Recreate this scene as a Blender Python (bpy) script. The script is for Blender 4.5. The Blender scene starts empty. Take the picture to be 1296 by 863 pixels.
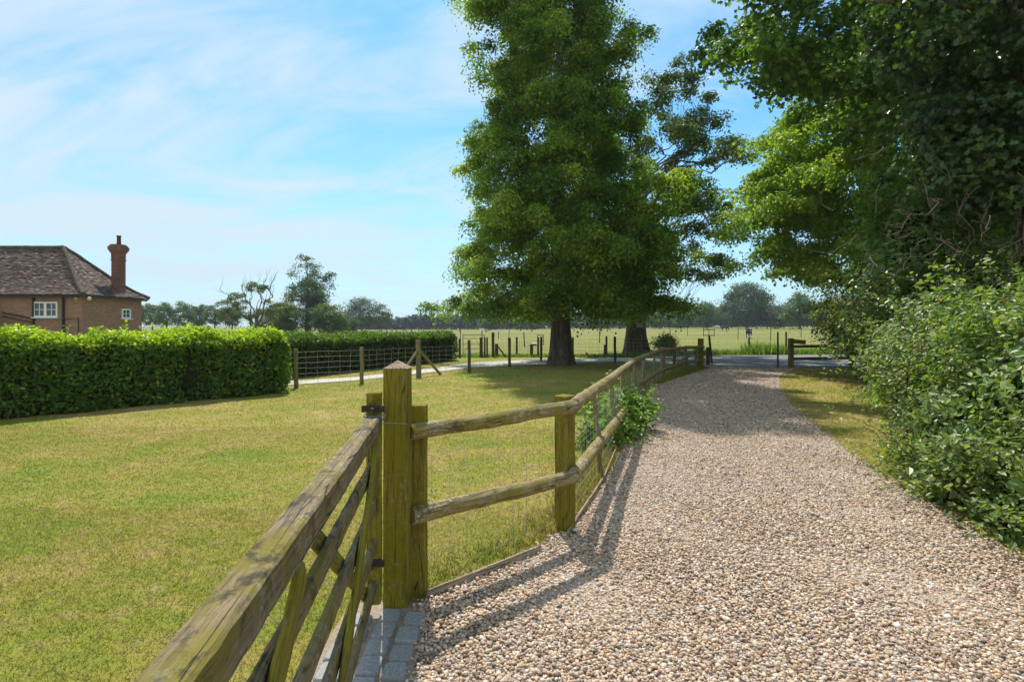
import bpy, math, random
import numpy as np
from mathutils import Vector, Matrix, Quaternion

R = math.radians
rng = np.random.default_rng(7)
random.seed(7)
scene = bpy.context.scene
COL = scene.collection

# ------------------------------------------------------------------ camera, sky, sun
CAMH, F, CX, HY = 1.6, 720.0, 648.0, 412.0        # photo: 1296 x 863
cam_d = bpy.data.cameras.new('camera')
cam_d.lens = 20.0; cam_d.sensor_width = 36.0
cam_d.shift_y = -(431.5 - HY) / 1296.0
cam_d.clip_start = 0.05; cam_d.clip_end = 5000
cam = bpy.data.objects.new('camera', cam_d); COL.objects.link(cam)
cam.location = (0, 0, CAMH); cam.rotation_euler = (R(90), 0, 0)
scene.camera = cam

SUN_EL, SUN_AZ = 58.0, -12.0                      # azimuth from +Y (view), negative = left
sd = Vector((math.sin(R(SUN_AZ)) * math.cos(R(SUN_EL)), math.cos(R(SUN_AZ)) * math.cos(R(SUN_EL)), math.sin(R(SUN_EL))))
sun_d = bpy.data.lights.new('sun', 'SUN'); sun_d.energy = 4.6; sun_d.angle = R(0.53); sun_d.color = (1.0, 0.955, 0.88)
sun = bpy.data.objects.new('sun', sun_d); COL.objects.link(sun)
sun.rotation_euler = sd.to_track_quat('Z', 'Y').to_euler()

world = bpy.data.worlds.new('World'); scene.world = world; world.use_nodes = True
def build_world():
    nt = world.node_tree; N = nt.nodes; L = nt.links
    for n in list(N): N.remove(n)
    out = N.new('ShaderNodeOutputWorld'); bg = N.new('ShaderNodeBackground'); bg.inputs[1].default_value = 0.145
    sky = N.new('ShaderNodeTexSky'); sky.sky_type = 'NISHITA'; sky.sun_disc = False
    sky.sun_elevation = R(SUN_EL); sky.sun_rotation = R(SUN_AZ)
    sky.air_density = 1.0; sky.dust_density = 0.6; sky.ozone_density = 1.6
    gam = N.new('ShaderNodeMix'); gam.data_type = 'RGBA'; gam.blend_type = 'MULTIPLY'; gam.inputs[0].default_value = 1.0
    gam.inputs[7].default_value = (0.47, .88, 1.05, 1)
    L.new(sky.outputs[0], gam.inputs[6])
    tc = N.new('ShaderNodeTexCoord'); sep = N.new('ShaderNodeSeparateXYZ'); L.new(tc.outputs['Generated'], sep.inputs[0])
    zz = N.new('ShaderNodeMath'); zz.operation = 'MAXIMUM'; L.new(sep.outputs[2], zz.inputs[0]); zz.inputs[1].default_value = 0.0
    za = N.new('ShaderNodeMath'); za.operation = 'ADD'; L.new(zz.outputs[0], za.inputs[0]); za.inputs[1].default_value = 0.22
    dx = N.new('ShaderNodeMath'); dx.operation = 'DIVIDE'; L.new(sep.outputs[0], dx.inputs[0]); L.new(za.outputs[0], dx.inputs[1])
    dy = N.new('ShaderNodeMath'); dy.operation = 'DIVIDE'; L.new(sep.outputs[1], dy.inputs[0]); L.new(za.outputs[0], dy.inputs[1])
    cb = N.new('ShaderNodeCombineXYZ'); L.new(dx.outputs[0], cb.inputs[0]); L.new(dy.outputs[0], cb.inputs[1])
    mp = N.new('ShaderNodeMapping'); mp.inputs['Rotation'].default_value = (0, 0, R(52)); mp.inputs['Scale'].default_value = (0.75, 1.8, 1)
    mp.inputs['Location'].default_value = (3.1, 1.3, 0)
    L.new(cb.outputs[0], mp.inputs[0])
    n1 = N.new('ShaderNodeTexNoise'); n1.inputs['Scale'].default_value = 1.1; n1.inputs['Detail'].default_value = 8; n1.inputs['Roughness'].default_value = 0.55
    n1.inputs['Distortion'].default_value = 1.4; L.new(mp.outputs[0], n1.inputs['Vector'])
    n1.inputs['Detail'].default_value = 12; n1.inputs['Roughness'].default_value = .62
    n2 = N.new('ShaderNodeTexNoise'); n2.inputs['Scale'].default_value = 0.45; n2.inputs['Detail'].default_value = 3; L.new(cb.outputs[0], n2.inputs['Vector'])
    # thin veil: more of it to the left of the view than to the right
    lf = N.new('ShaderNodeMapRange'); L.new(sep.outputs[0], lf.inputs[0])
    lf.inputs[1].default_value = 0.42; lf.inputs[2].default_value = -0.35; lf.inputs[3].default_value = -0.20; lf.inputs[4].default_value = 0.06
    s = N.new('ShaderNodeMath'); s.operation = 'ADD'; L.new(n1.outputs[0], s.inputs[0]); L.new(lf.outputs[0], s.inputs[1])
    s2 = N.new('ShaderNodeMath'); s2.operation = 'MULTIPLY_ADD'; L.new(n2.outputs[0], s2.inputs[0]); s2.inputs[1].default_value = 0.8; L.new(s.outputs[0], s2.inputs[2])
    bk = N.new('ShaderNodeMapRange'); bk.interpolation_type = 'SMOOTHSTEP'; L.new(sep.outputs[1], bk.inputs[0])
    bk.inputs[1].default_value = 0.35; bk.inputs[2].default_value = -0.5; bk.inputs[3].default_value = 0.0; bk.inputs[4].default_value = 0.35  # extra cloud added behind the camera to make the shade less blue
    s3 = N.new('ShaderNodeMath'); s3.operation = 'ADD'; L.new(s2.outputs[0], s3.inputs[0]); L.new(bk.outputs[0], s3.inputs[1])
    mr = N.new('ShaderNodeMapRange'); mr.interpolation_type = 'SMOOTHSTEP'; L.new(s3.outputs[0], mr.inputs[0])
    mr.inputs[1].default_value = 0.68; mr.inputs[2].default_value = 1.10; mr.inputs[3].default_value = 0.0; mr.inputs[4].default_value = 0.92
    mx = N.new('ShaderNodeMix'); mx.data_type = 'RGBA'; L.new(mr.outputs[0], mx.inputs[0]); L.new(gam.outputs[2], mx.inputs[6])
    mx.inputs[7].default_value = (4.0, 4.75, 5.2, 1)
    # milky band over the horizon
    hz = N.new('ShaderNodeMapRange'); hz.interpolation_type = 'SMOOTHSTEP'; L.new(zz.outputs[0], hz.inputs[0])
    hz.inputs[1].default_value = 0.32; hz.inputs[2].default_value = 0.0; hz.inputs[3].default_value = 0.0; hz.inputs[4].default_value = 0.6
    mx2 = N.new('ShaderNodeMix'); mx2.data_type = 'RGBA'; L.new(hz.outputs[0], mx2.inputs[0]); L.new(mx.outputs[2], mx2.inputs[6])
    mx2.inputs[7].default_value = (3.55, 4.5, 5.05, 1)
    L.new(mx2.outputs[2], bg.inputs[0]); L.new(bg.outputs[0], out.inputs[0])
build_world()
vs = scene.view_settings
vs.view_transform = 'Standard'; vs.look = 'None'; vs.exposure = 0.32; vs.gamma = 1.0; vs.use_curve_mapping = False
scene.cycles.max_bounces = 6; scene.cycles.transparent_max_bounces = 8
scene.cycles.diffuse_bounces = 4; scene.cycles.glossy_bounces = 2; scene.cycles.transmission_bounces = 4
scene.cycles.use_denoising = True
try: scene.cycles.use_adaptive_sampling = True
except Exception: pass

# ------------------------------------------------------------------ helpers
def gz(x, y):
    """height of the land: flat near, falling a little far left, rising far right"""
    t = np.clip((np.asarray(y, float) - 40) / 260.0, 0, 1); t = t * t * (3 - 2 * t)
    r = np.clip((np.asarray(x, float) / np.maximum(np.asarray(y, float), 1.0) + 0.1) / 0.6, 0, 1)
    return t * (-0.6 + 1.5 * r)
def G(px, py):
    d = CAMH * F / (py - HY); return np.array([(px - CX) * d / F, d, 0.0])
def W(px, py, d): return np.array([(px - CX) * d / F, d, CAMH + (HY - py) * d / F])

def link(o): COL.objects.link(o); return o
def tag(o, label=None, cat=None, group=None, kind=None):
    if label: o['label'] = label
    if cat: o['category'] = cat
    if group: o['group'] = group
    if kind: o['kind'] = kind
    return o
def thing(name, label, cat, loc=(0, 0, 0), group=None):
    o = link(bpy.data.objects.new(name, None)); o.location = tuple(float(v) for v in loc); o.empty_display_size = 0.2
    return tag(o, label, cat, group)
def copy_tree(o, parent=None):
    c = o.copy(); COL.objects.link(c)
    if parent: c.parent = parent
    for ch in [k for k in bpy.data.objects if k.parent == o]: copy_tree(ch, c)
    return c

class Buf:
    def __init__(s): s.v = []; s.f = []; s.n = 0
    def add(s, v, f, mat=0, rnd=0.5, smooth=False):
        v = np.asarray(v, np.float32).reshape(-1, 3); f = np.asarray(f, np.int64)
        m = len(f); r = np.broadcast_to(np.asarray(rnd, np.float32), (m,))
        s.v.append(v); s.f.append((f + s.n, mat, r, smooth)); s.n += len(v)
    def build(s, name, mats, parent=None, origin=None):
        V = np.concatenate(s.v)
        off = np.array(origin if origin is not None else (parent.location if parent else (0, 0, 0)), np.float32)
        V = V - off
        li, ls, mi, rn, sm = [], [], [], [], []
        for f, m, r, k in s.f:
            li.append(f.ravel()); ls.append(np.full(len(f), f.shape[1])); mi.append(np.full(len(f), m)); rn.append(r); sm.append(np.full(len(f), k))
        li = np.concatenate(li).astype(np.int32); ls = np.concatenate(ls).astype(np.int32)
        me = bpy.data.meshes.new(name)
        me.vertices.add(len(V)); me.vertices.foreach_set('co', V.ravel())
        me.loops.add(len(li)); me.loops.foreach_set('vertex_index', li)
        me.polygons.add(len(ls)); me.polygons.foreach_set('loop_start', np.concatenate([[0], np.cumsum(ls)[:-1]]).astype(np.int32))
        me.polygons.foreach_set('material_index', np.concatenate(mi).astype(np.int32))
        me.polygons.foreach_set('use_smooth', np.concatenate(sm).astype(bool))
        a = me.attributes.new('rnd', 'FLOAT', 'FACE'); a.data.foreach_set('value', np.concatenate(rn).astype(np.float32))
        for m in (mats if isinstance(mats, (list, tuple)) else [mats]): me.materials.append(m)
        me.update(); me.validate()
        o = link(bpy.data.objects.new(name, me))
        if parent: o.parent = parent
        elif origin is not None: o.location = tuple(float(q) for q in off)
        return o

def frame(d, up=(0, 0, 1)):
    d = np.asarray(d, float); d = d / np.linalg.norm(d); u = np.asarray(up, float)
    if abs(d @ u) > 0.98: u = np.array([0, 1.0, 0])
    a = np.cross(u, d); a /= np.linalg.norm(a); b = np.cross(d, a)
    return a, b, d
def tube(buf, pts, rad, sides=8, jit=0.0, mat=0, rnd=0.5, caps=True, smooth=True, r=None):
    pts = np.asarray(pts, float); k = len(pts); rad = np.broadcast_to(np.asarray(rad, float), (k,))
    r = r or rng
    tan = np.gradient(pts, axis=0); vs_ = []
    a, b, _ = frame(tan[0])
    for i in range(k):
        t = tan[i] / np.linalg.norm(tan[i])
        a = a - t * (a @ t); a /= np.linalg.norm(a); b = np.cross(t, a)
        ang = np.arange(sides) * 2 * np.pi / sides
        rr = rad[i] * (1 + jit * (r.random(sides) - .5) * 2)
        vs_.append(pts[i] + np.outer(np.cos(ang) * rr, a) + np.outer(np.sin(ang) * rr, b))
    V = np.concatenate(vs_)
    i, j = np.meshgrid(np.arange(k - 1), np.arange(sides), indexing='ij'); i = i.ravel(); j = j.ravel(); j2 = (j + 1) % sides
    buf.add(V, np.stack([i * sides + j, i * sides + j2, (i + 1) * sides + j2, (i + 1) * sides + j], 1), mat, rnd, smooth)
    if caps:
        buf.add(vs_[0][::-1], [list(range(sides))], mat, rnd, False); buf.add(vs_[-1], [list(range(sides))], mat, rnd, False)
def boxv(c, s, rot=None):
    p = np.array([[x, y, z] for x in (-.5, .5) for y in (-.5, .5) for z in (-.5, .5)]) * np.asarray(s, float)
    if rot is not None: p = p @ np.asarray(rot).T
    return p + np.asarray(c, float)
BOXF = np.array([[0, 1, 3, 2], [4, 6, 7, 5], [0, 4, 5, 1], [2, 3, 7, 6], [0, 2, 6, 4], [1, 5, 7, 3]])
def box(buf, c, s, rot=None, mat=0, rnd=0.5): buf.add(boxv(c, s, rot), BOXF, mat, rnd)
def rotz(a): c, s = math.cos(a), math.sin(a); return np.array([[c, -s, 0], [s, c, 0], [0, 0, 1]])
def fnoise(n, k=3, r=None):
    """smooth 1-D noise of n samples"""
    r = r or rng; x = np.linspace(0, 1, n); o = np.zeros(n)
    for _ in range(k):
        o += math.pow(.6, _) * np.sin(x * r.uniform(2, 5) * (1.9 ** (_ + 1)) + r.uniform(0, 6.3))
    return o

def place_local(o, p0, p1, parent, up=(0, 0, 1)):
    """object with its long axis on local Z put from p0 to p1"""
    a, b, d = frame(np.asarray(p1) - np.asarray(p0), up)
    M = Matrix(((a[0], b[0], d[0], p0[0]), (a[1], b[1], d[1], p0[1]), (a[2], b[2], d[2], p0[2]), (0, 0, 0, 1)))
    if parent:
        o.parent = parent
        M = Matrix.Translation(-Vector(parent.location)) @ M
    o.matrix_basis = M
    return o
def timber(name, p0, p1, w, h, mat, parent=None, up=(0, 0, 1), jit=0.0015, ch=0.006, top=None, seg=None, taper=1.0, tip=None):
    """sawn timber: chamfered section w (across) x h (along up), long axis local Z"""
    L = float(np.linalg.norm(np.asarray(p1, float) - np.asarray(p0, float)))
    seg = seg or max(3, int(L / 0.06)); b = Buf()
    def ring(sc=1.0):
        x, y = w / 2 * sc, h / 2 * sc; c = ch
        return np.array([[x, -y + c], [x, y - c], [x - c, y], [-x + c, y], [-x, y - c], [-x, -y + c], [-x + c, -y], [x - c, -y]])
    zs = np.linspace(0, L, seg + 1); rings = []
    nx, ny = fnoise(seg + 1) * jit * .7, fnoise(seg + 1) * jit * .7
    for i, z in enumerate(zs):
        sc = 1 + (taper - 1) * i / seg
        q = ring(sc) + rng.normal(0, jit * .5, (8, 2)) + np.array([nx[i], ny[i]])
        rings.append(np.column_stack([q, np.full(8, z)]))
    e0 = rings[0].copy(); e0[:, :2] *= (1 - 2 * ch / max(w, h)); e0[:, 2] -= ch * .6
    e1 = rings[-1].copy(); e1[:, :2] *= (1 - 2 * ch / max(w, h)); e1[:, 2] += ch * .6
    rings = [e0] + rings + [e1]
    V = np.concatenate(rings); k = len(rings)
    i, j = np.meshgrid(np.arange(k - 1), np.arange(8), indexing='ij'); i = i.ravel(); j = j.ravel(); j2 = (j + 1) % 8
    b.add(V, np.stack([i * 8 + j, i * 8 + j2, (i + 1) * 8 + j2, (i + 1) * 8 + j], 1))
    b.add(rings[0][::-1], [list(range(8))])
    if tip:
        b.add(np.vstack([rings[-1], [[0, 0, L + tip]]]), [[q, (q + 1) % 8, 8] for q in range(8)])
    else: b.add(rings[-1], [list(range(8))])
    o = b.build(name, mat)
    return place_local(o, p0, p1, parent, up)
def pole(name, p0, p1, r0, r1, mat, parent=None, sides=12, bow=0.0, jit=0.04, up=(0, 0, 1), seg=None):
    """round pole with knots and slight bends, long axis local Z"""
    L = float(np.linalg.norm(np.asarray(p1, float) - np.asarray(p0, float)))
    seg = seg or max(4, int(L / 0.05)); b = Buf(); t = np.linspace(0, 1, seg + 1)
    env = np.sin(t * np.pi)
    pts = np.column_stack([fnoise(seg + 1) * bow * env, fnoise(seg + 1) * bow * env, t * L])
    rad = r0 + (r1 - r0) * t; rad = rad * (1 + 0.016 * fnoise(seg + 1, 4))
    for _ in range(int(L * 1.5)): rad = rad * (1 + 0.10 * np.exp(-((t - rng.random()) * L / 0.03) ** 2))
    rad = np.concatenate([[rad[0] * .86], rad, [rad[-1] * .86]])
    pts = np.vstack([pts[0] + [0, 0, -.006], pts, pts[-1] + [0, 0, .006]])
    tube(b, pts, rad, sides, jit)
    return place_local(b.build(name, mat), p0, p1, parent, up)

# ------------------------------------------------------------------ materials
class M:
    def __init__(s, name):
        s.m = bpy.data.materials.new(name); s.m.use_nodes = True; s.t = s.m.node_tree; s.N = s.t.nodes; s.L = s.t.links
        s.b = s.N['Principled BSDF']; s.out = s.N['Material Output']; s.b.inputs['Specular IOR Level'].default_value = 0.3
        s.tc = s.N.new('ShaderNodeTexCoord')
    def node(s, t, **k):
        n = s.N.new(t)
        for a, v in k.items(): setattr(n, a, v)
        return n
    def co(s, scale=(1, 1, 1), src='Object', rnd=False):
        mp = s.N.new('ShaderNodeMapping'); mp.inputs['Scale'].default_value = scale; s.L.new(s.tc.outputs[src], mp.inputs[0])
        if rnd:
            oi = s.N.new('ShaderNodeObjectInfo'); ml = s.node('ShaderNodeMath', operation='MULTIPLY'); ml.inputs[1].default_value = 37.0
            s.L.new(oi.outputs['Random'], ml.inputs[0]); s.L.new(ml.outputs[0], mp.inputs['Location'])
        return mp.outputs[0]
    def noise(s, vec, scale, detail=4, rough=0.55, dist=0.0):
        n = s.N.new('ShaderNodeTexNoise'); n.inputs['Scale'].default_value = scale; n.inputs['Detail'].default_value = detail
        n.inputs['Roughness'].default_value = rough; n.inputs['Distortion'].default_value = dist; s.L.new(vec, n.inputs['Vector']); return n.outputs[0]
    def vor(s, vec, scale, out='Color', feature='F1', rand=1.0):
        n = s.N.new('ShaderNodeTexVoronoi'); n.feature = feature; n.inputs['Scale'].default_value = scale; n.inputs['Randomness'].default_value = rand
        s.L.new(vec, n.inputs['Vector']); return n.outputs[out]
    def ramp(s, fac, stops, interp='LINEAR'):
        n = s.N.new('ShaderNodeValToRGB'); n.color_ramp.interpolation = interp; e = n.color_ramp.elements
        while len(e) < len(stops): e.new(0.5)
        for q, (p, c) in zip(e, stops): q.position = p; q.color = (*c, 1) if len(c) == 3 else c
        s.L.new(fac, n.inputs[0]); return n.outputs[0]
    def rng(s, v, a, b, c=0.0, d=1.0):
        n = s.N.new('ShaderNodeMapRange'); n.interpolation_type = 'SMOOTHSTEP'; s.L.new(v, n.inputs[0])
        for i, q in enumerate((a, b, c, d)): n.inputs[i + 1].default_value = q
        return n.outputs[0]
    def math(s, op, a, b):
        n = s.node('ShaderNodeMath', operation=op)
        for i, q in enumerate((a, b)):
            if isinstance(q, (int, float)): n.inputs[i].default_value = q
            else: s.L.new(q, n.inputs[i])
        return n.outputs[0]
    def mix(s, f, a, b, mode='MIX'):
        n = s.N.new('ShaderNodeMix'); n.data_type = 'RGBA'; n.blend_type = mode
        for i, q in ((0, f), (6, a), (7, b)):
            if isinstance(q, (int, float)): n.inputs[i].default_value = q
            elif isinstance(q, tuple): n.inputs[i].default_value = (*q, 1)
            else: s.L.new(q, n.inputs[i])
        return n.outputs[2]
    def bump(s, h, strength=0.3, dist=0.01):
        n = s.N.new('ShaderNodeBump'); n.inputs['Strength'].default_value = strength; n.inputs['Distance'].default_value = dist
        s.L.new(h, n.inputs['Height']); s.L.new(n.outputs[0], s.b.inputs['Normal']); return n.outputs[0]
    def attr(s, name='rnd'):
        n = s.N.new('ShaderNodeAttribute'); n.attribute_name = name; return n.outputs['Fac']
    def col(s, c, rough=0.8, spec=None):
        if isinstance(c, tuple): s.b.inputs['Base Color'].default_value = (*c, 1)
        else: s.L.new(c, s.b.inputs['Base Color'])
        if isinstance(rough, float): s.b.inputs['Roughness'].default_value = rough
        else: s.L.new(rough, s.b.inputs['Roughness'])
        if spec is not None: s.b.inputs['Specular IOR Level'].default_value = spec
        return s.m

def leaf_mat(name, cols, trans=0.45, rough=0.45, tint=(1.25, 1.35, 0.45), spec=0.35, patch=None):
    m = M(name); c = m.ramp(m.attr(), cols)
    if patch:
        n = m.noise(m.co(), patch[0], 3); c = m.mix(m.rng(n, .4, .65, 0, patch[2]), c, patch[1])
    m.col(c, rough, spec)
    tr = m.N.new('ShaderNodeBsdfTranslucent'); tc = m.mix(1.0, c, tint, 'MULTIPLY'); m.L.new(tc, tr.inputs[0])
    mx = m.N.new('ShaderNodeMixShader'); mx.inputs[0].default_value = trans
    m.L.new(m.b.outputs[0], mx.inputs[1]); m.L.new(tr.outputs[0], mx.inputs[2]); m.L.new(mx.outputs[0], m.out.inputs[0])
    return m.m
LM = {}
LM['lime'] = leaf_mat('lime_leaf', [(0, (.075, .14, .028)), (.45, (.16, .26, .038)), (.8, (.28, .37, .05)), (1, (.40, .46, .08))], 0.58)
LM['oak'] = leaf_mat('oak_leaf', [(0, (.055, .09, .025)), (.6, (.095, .145, .036)), (1, (.15, .20, .05))], 0.5)
LM['oakfar'] = leaf_mat('thin_oak_leaf', [(0, (.08, .12, .03)), (.6, (.13, .18, .045)), (1, (.2, .24, .06))], 0.45)
LM['laureld'] = leaf_mat('olive_shrub_leaf', [(0, (.05, .08, .02)), (.6, (.11, .15, .03)), (.9, (.20, .23, .05)), (1, (.30, .26, .06))], 0.42, .4)
LM['maple'] = leaf_mat('maple_leaf', [(0, (.15, .24, .04)), (.5, (.25, .36, .055)), (1, (.38, .46, .09))], 0.6, .4)
LM['sycamore'] = leaf_mat('sycamore_leaf', [(0, (.07, .13, .026)), (.6, (.13, .23, .038)), (1, (.22, .33, .055))], 0.55, .4, spec=.45)
LM['ivy'] = leaf_mat('ivy_leaf', [(0, (.035, .075, .024)), (.7, (.08, .145, .038)), (1, (.16, .25, .055))], 0.42, .35, spec=.5)
LM['laurel'] = leaf_mat('laurel_leaf', [(0, (.05, .11, .014)), (.5, (.10, .20, .022)), (.75, (.19, .31, .03)), (1, (.36, .48, .045))], 0.52, .35, (1.5, 1.45, .4), .5)
LM['yew'] = leaf_mat('yew_needle', [(0, (.03, .055, .013)), (.7, (.06, .115, .018)), (1, (.15, .26, .035))], 0.35, .5, (1.4, 1.4, .4))
LM['bramble'] = leaf_mat('bramble_leaf', [(0, (.08, .15, .034)), (.5, (.17, .26, .06)), (.85, (.31, .39, .11)), (.975, (.24, .28, .08)), (1, (.24, .13, .05))], 0.45, .42, (1.35, 1.35, .45), .5)
LM['hazel'] = leaf_mat('hazel_leaf', [(0, (.08, .15, .03)), (.6, (.15, .24, .045)), (1, (.26, .36, .08))], 0.5, .35, spec=.5)
LM['holly'] = leaf_mat('holly_leaf', [(0, (.03, .065, .016)), (.7, (.075, .13, .026)), (1, (.20, .25, .05))], 0.35, .35, spec=.5)
LM['daylily'] = leaf_mat('border_leaf', [(0, (.10, .19, .03)), (.6, (.20, .33, .05)), (1, (.32, .42, .09))], 0.5, .45)
LM['far'] = leaf_mat('far_foliage', [(0, (.045, .08, .03)), (.6, (.075, .125, .04)), (1, (.12, .175, .055))], 0.35, .6)
LM['farlight'] = leaf_mat('far_light_foliage', [(0, (.06, .11, .03)), (.6, (.11, .175, .045)), (1, (.17, .23, .06))], 0.4, .6)
LM['farwillow'] = leaf_mat('willow_foliage', [(0, (.06, .09, .045)), (.6, (.09, .125, .06)), (1, (.13, .16, .08))], 0.3, .6)
LM['pine'] = leaf_mat('pine_foliage', [(0, (.016, .032, .022)), (.6, (.028, .05, .03)), (1, (.045, .07, .035))], 0.15, .6)

def bark_mat(name, a, b, green=None, sc=1.0):
    m = M(name); v = m.co((1, 1, .22)); n1 = m.noise(v, 9 * sc, 6, .6, .8); v2 = m.vor(v, 13 * sc, 'Distance')
    c = m.ramp(n1, [(.3, a), (.7, b)])
    if green: c = m.mix(m.rng(m.noise(m.co(), 1.8, 4), .45, .65, 0, .75), c, green)
    m.bump(m.math('ADD', n1, v2), 0.9, 0.06); return m.col(c, .95, .15)
BARK = bark_mat('tree_bark', (.075, .058, .045), (.24, .19, .145))
BARKD = bark_mat('oak_bark', (.06, .047, .038), (.17, .135, .11))
BARKG = bark_mat('sycamore_bark', (.10, .09, .06), (.22, .20, .14), (.09, .12, .03))
TWIG = M('dry_twig').col((.13, .095, .065), .9)
CORE = M('dark_core'); CORE.b.inputs['Specular IOR Level'].default_value = .05  # near-black solid core in place of inner twigs, blocks view through leaves
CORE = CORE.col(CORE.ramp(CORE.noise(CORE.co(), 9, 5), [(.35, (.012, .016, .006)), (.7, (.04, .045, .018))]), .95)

def wood_mat(name, base, grain, moss, mossamt=.5, lichen=.35, stain=.3):
    """weathered timber; grain runs along local Z"""
    m = M(name)
    g = m.noise(m.co((1, 1, .07), rnd=True), 170, 7, .72, .5)
    g2 = m.noise(m.co((1, 1, .03), rnd=True), 30, 4, .6, .6)
    big = m.noise(m.co((1, 1, .5), rnd=True), 7, 5, .62)
    c = m.ramp(g, [(.3, grain), (.52, base), (.75, tuple(min(1, q * 1.45) for q in base))])
    c = m.mix(m.rng(g2, .36, .5, .6, 0), c, tuple(q * .45 for q in grain))
    c = m.mix(m.rng(big, .62 - mossamt * .4, .8 - mossamt * .35, 0, .85), c, m.mix(g, tuple(q * .6 for q in moss), moss))
    sp = m.noise(m.co(rnd=True), 42, 5, .7)
    big2 = m.noise(m.co((1, 1, .6), rnd=True), 4.5, 3)
    li = m.math('MULTIPLY', m.rng(sp, .54, .62), m.rng(big2, .42, .6))
    c = m.mix(m.math('MULTIPLY', li, lichen * 1.6), c, (.42, .43, .34))
    st = m.noise(m.co((1, 1, .8), rnd=True), 11, 6, .75, .3); c = m.mix(m.math('MULTIPLY', m.rng(st, .50, .66), stain), c, (.045, .036, .022))
    # long drying cracks
    cr = m.vor(m.co((1, 1, .05), rnd=True), 26, 'Distance', 'DISTANCE_TO_EDGE')
    ck = m.math('MULTIPLY', m.rng(cr, .035, 0), m.rng(g2, .45, .6))
    c = m.mix(m.math('MULTIPLY', ck, .85), c, (.012, .010, .006))
    h = m.math('SUBTRACT', m.math('ADD', m.math('MULTIPLY', g, .5), m.math('MULTIPLY', g2, .6)), m.math('MULTIPLY', ck, 1.2))
    m.bump(h, 0.75, 0.006); return m.col(c, .88, .2)
WGREEN = wood_mat('algae_green_timber', (.23, .18, .022), (.085, .065, .012), (.27, .235, .014), .55, .15, stain=.22)
WGATE = wood_mat('weathered_gate_timber', (.235, .175, .10), (.06, .042, .03), (.22, .18, .025), .5, .3, stain=.9)
WRAIL = wood_mat('silvered_round_rail', (.34, .265, .13), (.10, .075, .04), (.27, .21, .03), .5, .6, stain=.6)
WPOST = wood_mat('plain_fence_post', (.26, .215, .12), (.14, .11, .06), (.21, .18, .06), .35, .2)
WDARK = wood_mat('old_dark_post', (.12, .095, .06), (.06, .045, .03), (.10, .09, .04), .3, .2)
WCAP = wood_mat('weathered_post_cap', (.36, .27, .18), (.19, .13, .08), (.3, .25, .14), .2, .5)
WBOARD = wood_mat('edging_board', (.36, .28, .20), (.2, .15, .1), (.25, .2, .12), .2, .3)
METAL = M('galvanised_wire'); METAL.b.inputs['Metallic'].default_value = .6; METAL = METAL.col((.50, .50, .46), .5)
IRON = M('rusty_iron'); IRON = IRON.col(IRON.ramp(IRON.noise(IRON.co(), 60, 4), [(.35, (.02, .016, .014)), (.7, (.08, .045, .03))]), .7)
STEEL = M('galvanised_gate_steel'); STEEL.b.inputs['Metallic'].default_value = .3; STEEL = STEEL.col((.22, .21, .18), .6)
TWINE = M('blue_twine').col((.16, .32, .34), .7)
WHITE = M('white_paint').col((.75, .76, .74), .5)
DARKP = M('dark_iron_paint').col((.025, .024, .025), .5)

# ------------------------------------------------------------------ grounds
def grass_cols(m, src='Object'):
    v = m.co((.8, 1, 1), src=src)
    n1 = m.noise(v, .30, 5, .6, .5); n2 = m.noise(v, 1.3, 6, .68, .5); n3 = m.noise(v, 16, 5, .72); n4 = m.noise(v, 75, 4, .75)
    c = m.ramp(m.math('ADD', m.math('MULTIPLY', n1, .5), m.math('MULTIPLY', n2, .5)),
               [(.38, (.15, .225, .014)), (.45, (.225, .245, .022)), (.50, (.29, .255, .04)), (.56, (.36, .275, .075)), (.64, (.45, .33, .14))])
    c = m.mix(m.rng(n3, .40, .66, 0, .50), c, (.13, .155, .03))
    n5 = m.noise(v, 5, 5, .75); c = m.mix(m.rng(n5, .5, .68, 0, .55), c, (.36, .265, .13)); c = m.mix(m.rng(n5, .48, .34, 0, .45), c, (.12, .165, .022))
    c = m.mix(m.rng(n4, .46, .70, 0, .40), c, (.46, .385, .19))
    c = m.mix(m.rng(n4, .46, .30, 0, .32), c, (.10, .115, .025))
    return c, n3, n4
def lawn_mat():
    m = M('lawn_grass'); c, n3, n4 = grass_cols(m); m.bump(m.math('ADD', n3, n4), .6, .03); return m.col(c, .95, .1)
LAWN = lawn_mat()
def blade_mat():
    m = M('grass_blade'); c, a, b = grass_cols(m); c = m.mix(1.0, c, m.ramp(m.attr(), [(0, (.65, .78, .6)), (.6, (1.1, 1.1, 1.0)), (1, (1.6, 1.4, 1.5))]), 'MULTIPLY')
    m.col(c, .6, .2); tr = m.N.new('ShaderNodeBsdfTranslucent'); m.L.new(c, tr.inputs[0]); mx = m.N.new('ShaderNodeMixShader'); mx.inputs[0].default_value = .35
    m.L.new(m.b.outputs[0], mx.inputs[1]); m.L.new(tr.outputs[0], mx.inputs[2]); m.L.new(mx.outputs[0], m.out.inputs[0]); return m.m
BLADE = blade_mat()
def field_mat():
    m = M('dry_pasture'); v = m.co(); vs2 = m.co((1, .22, 1))
    n1 = m.noise(m.co((.35, 1, 1)), .05, 6, .65, .4); n2 = m.noise(m.co((.25, 1, 1)), .5, 6, .7); n3 = m.noise(v, 3.2, 5, .7)
    c = m.ramp(m.math('ADD', m.math('MULTIPLY', n1, .5), m.math('MULTIPLY', n2, .5)),
               [(.36, (.11, .15, .028)), (.46, (.17, .18, .04)), (.56, (.24, .21, .06)), (.68, (.30, .225, .095))])
    c = m.mix(m.rng(n3, .45, .7, 0, .5), c, (.15, .15, .04))
    m.bump(n3, .5, .1); return m.col(c, .95, .1)
FIELD = field_mat()

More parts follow.
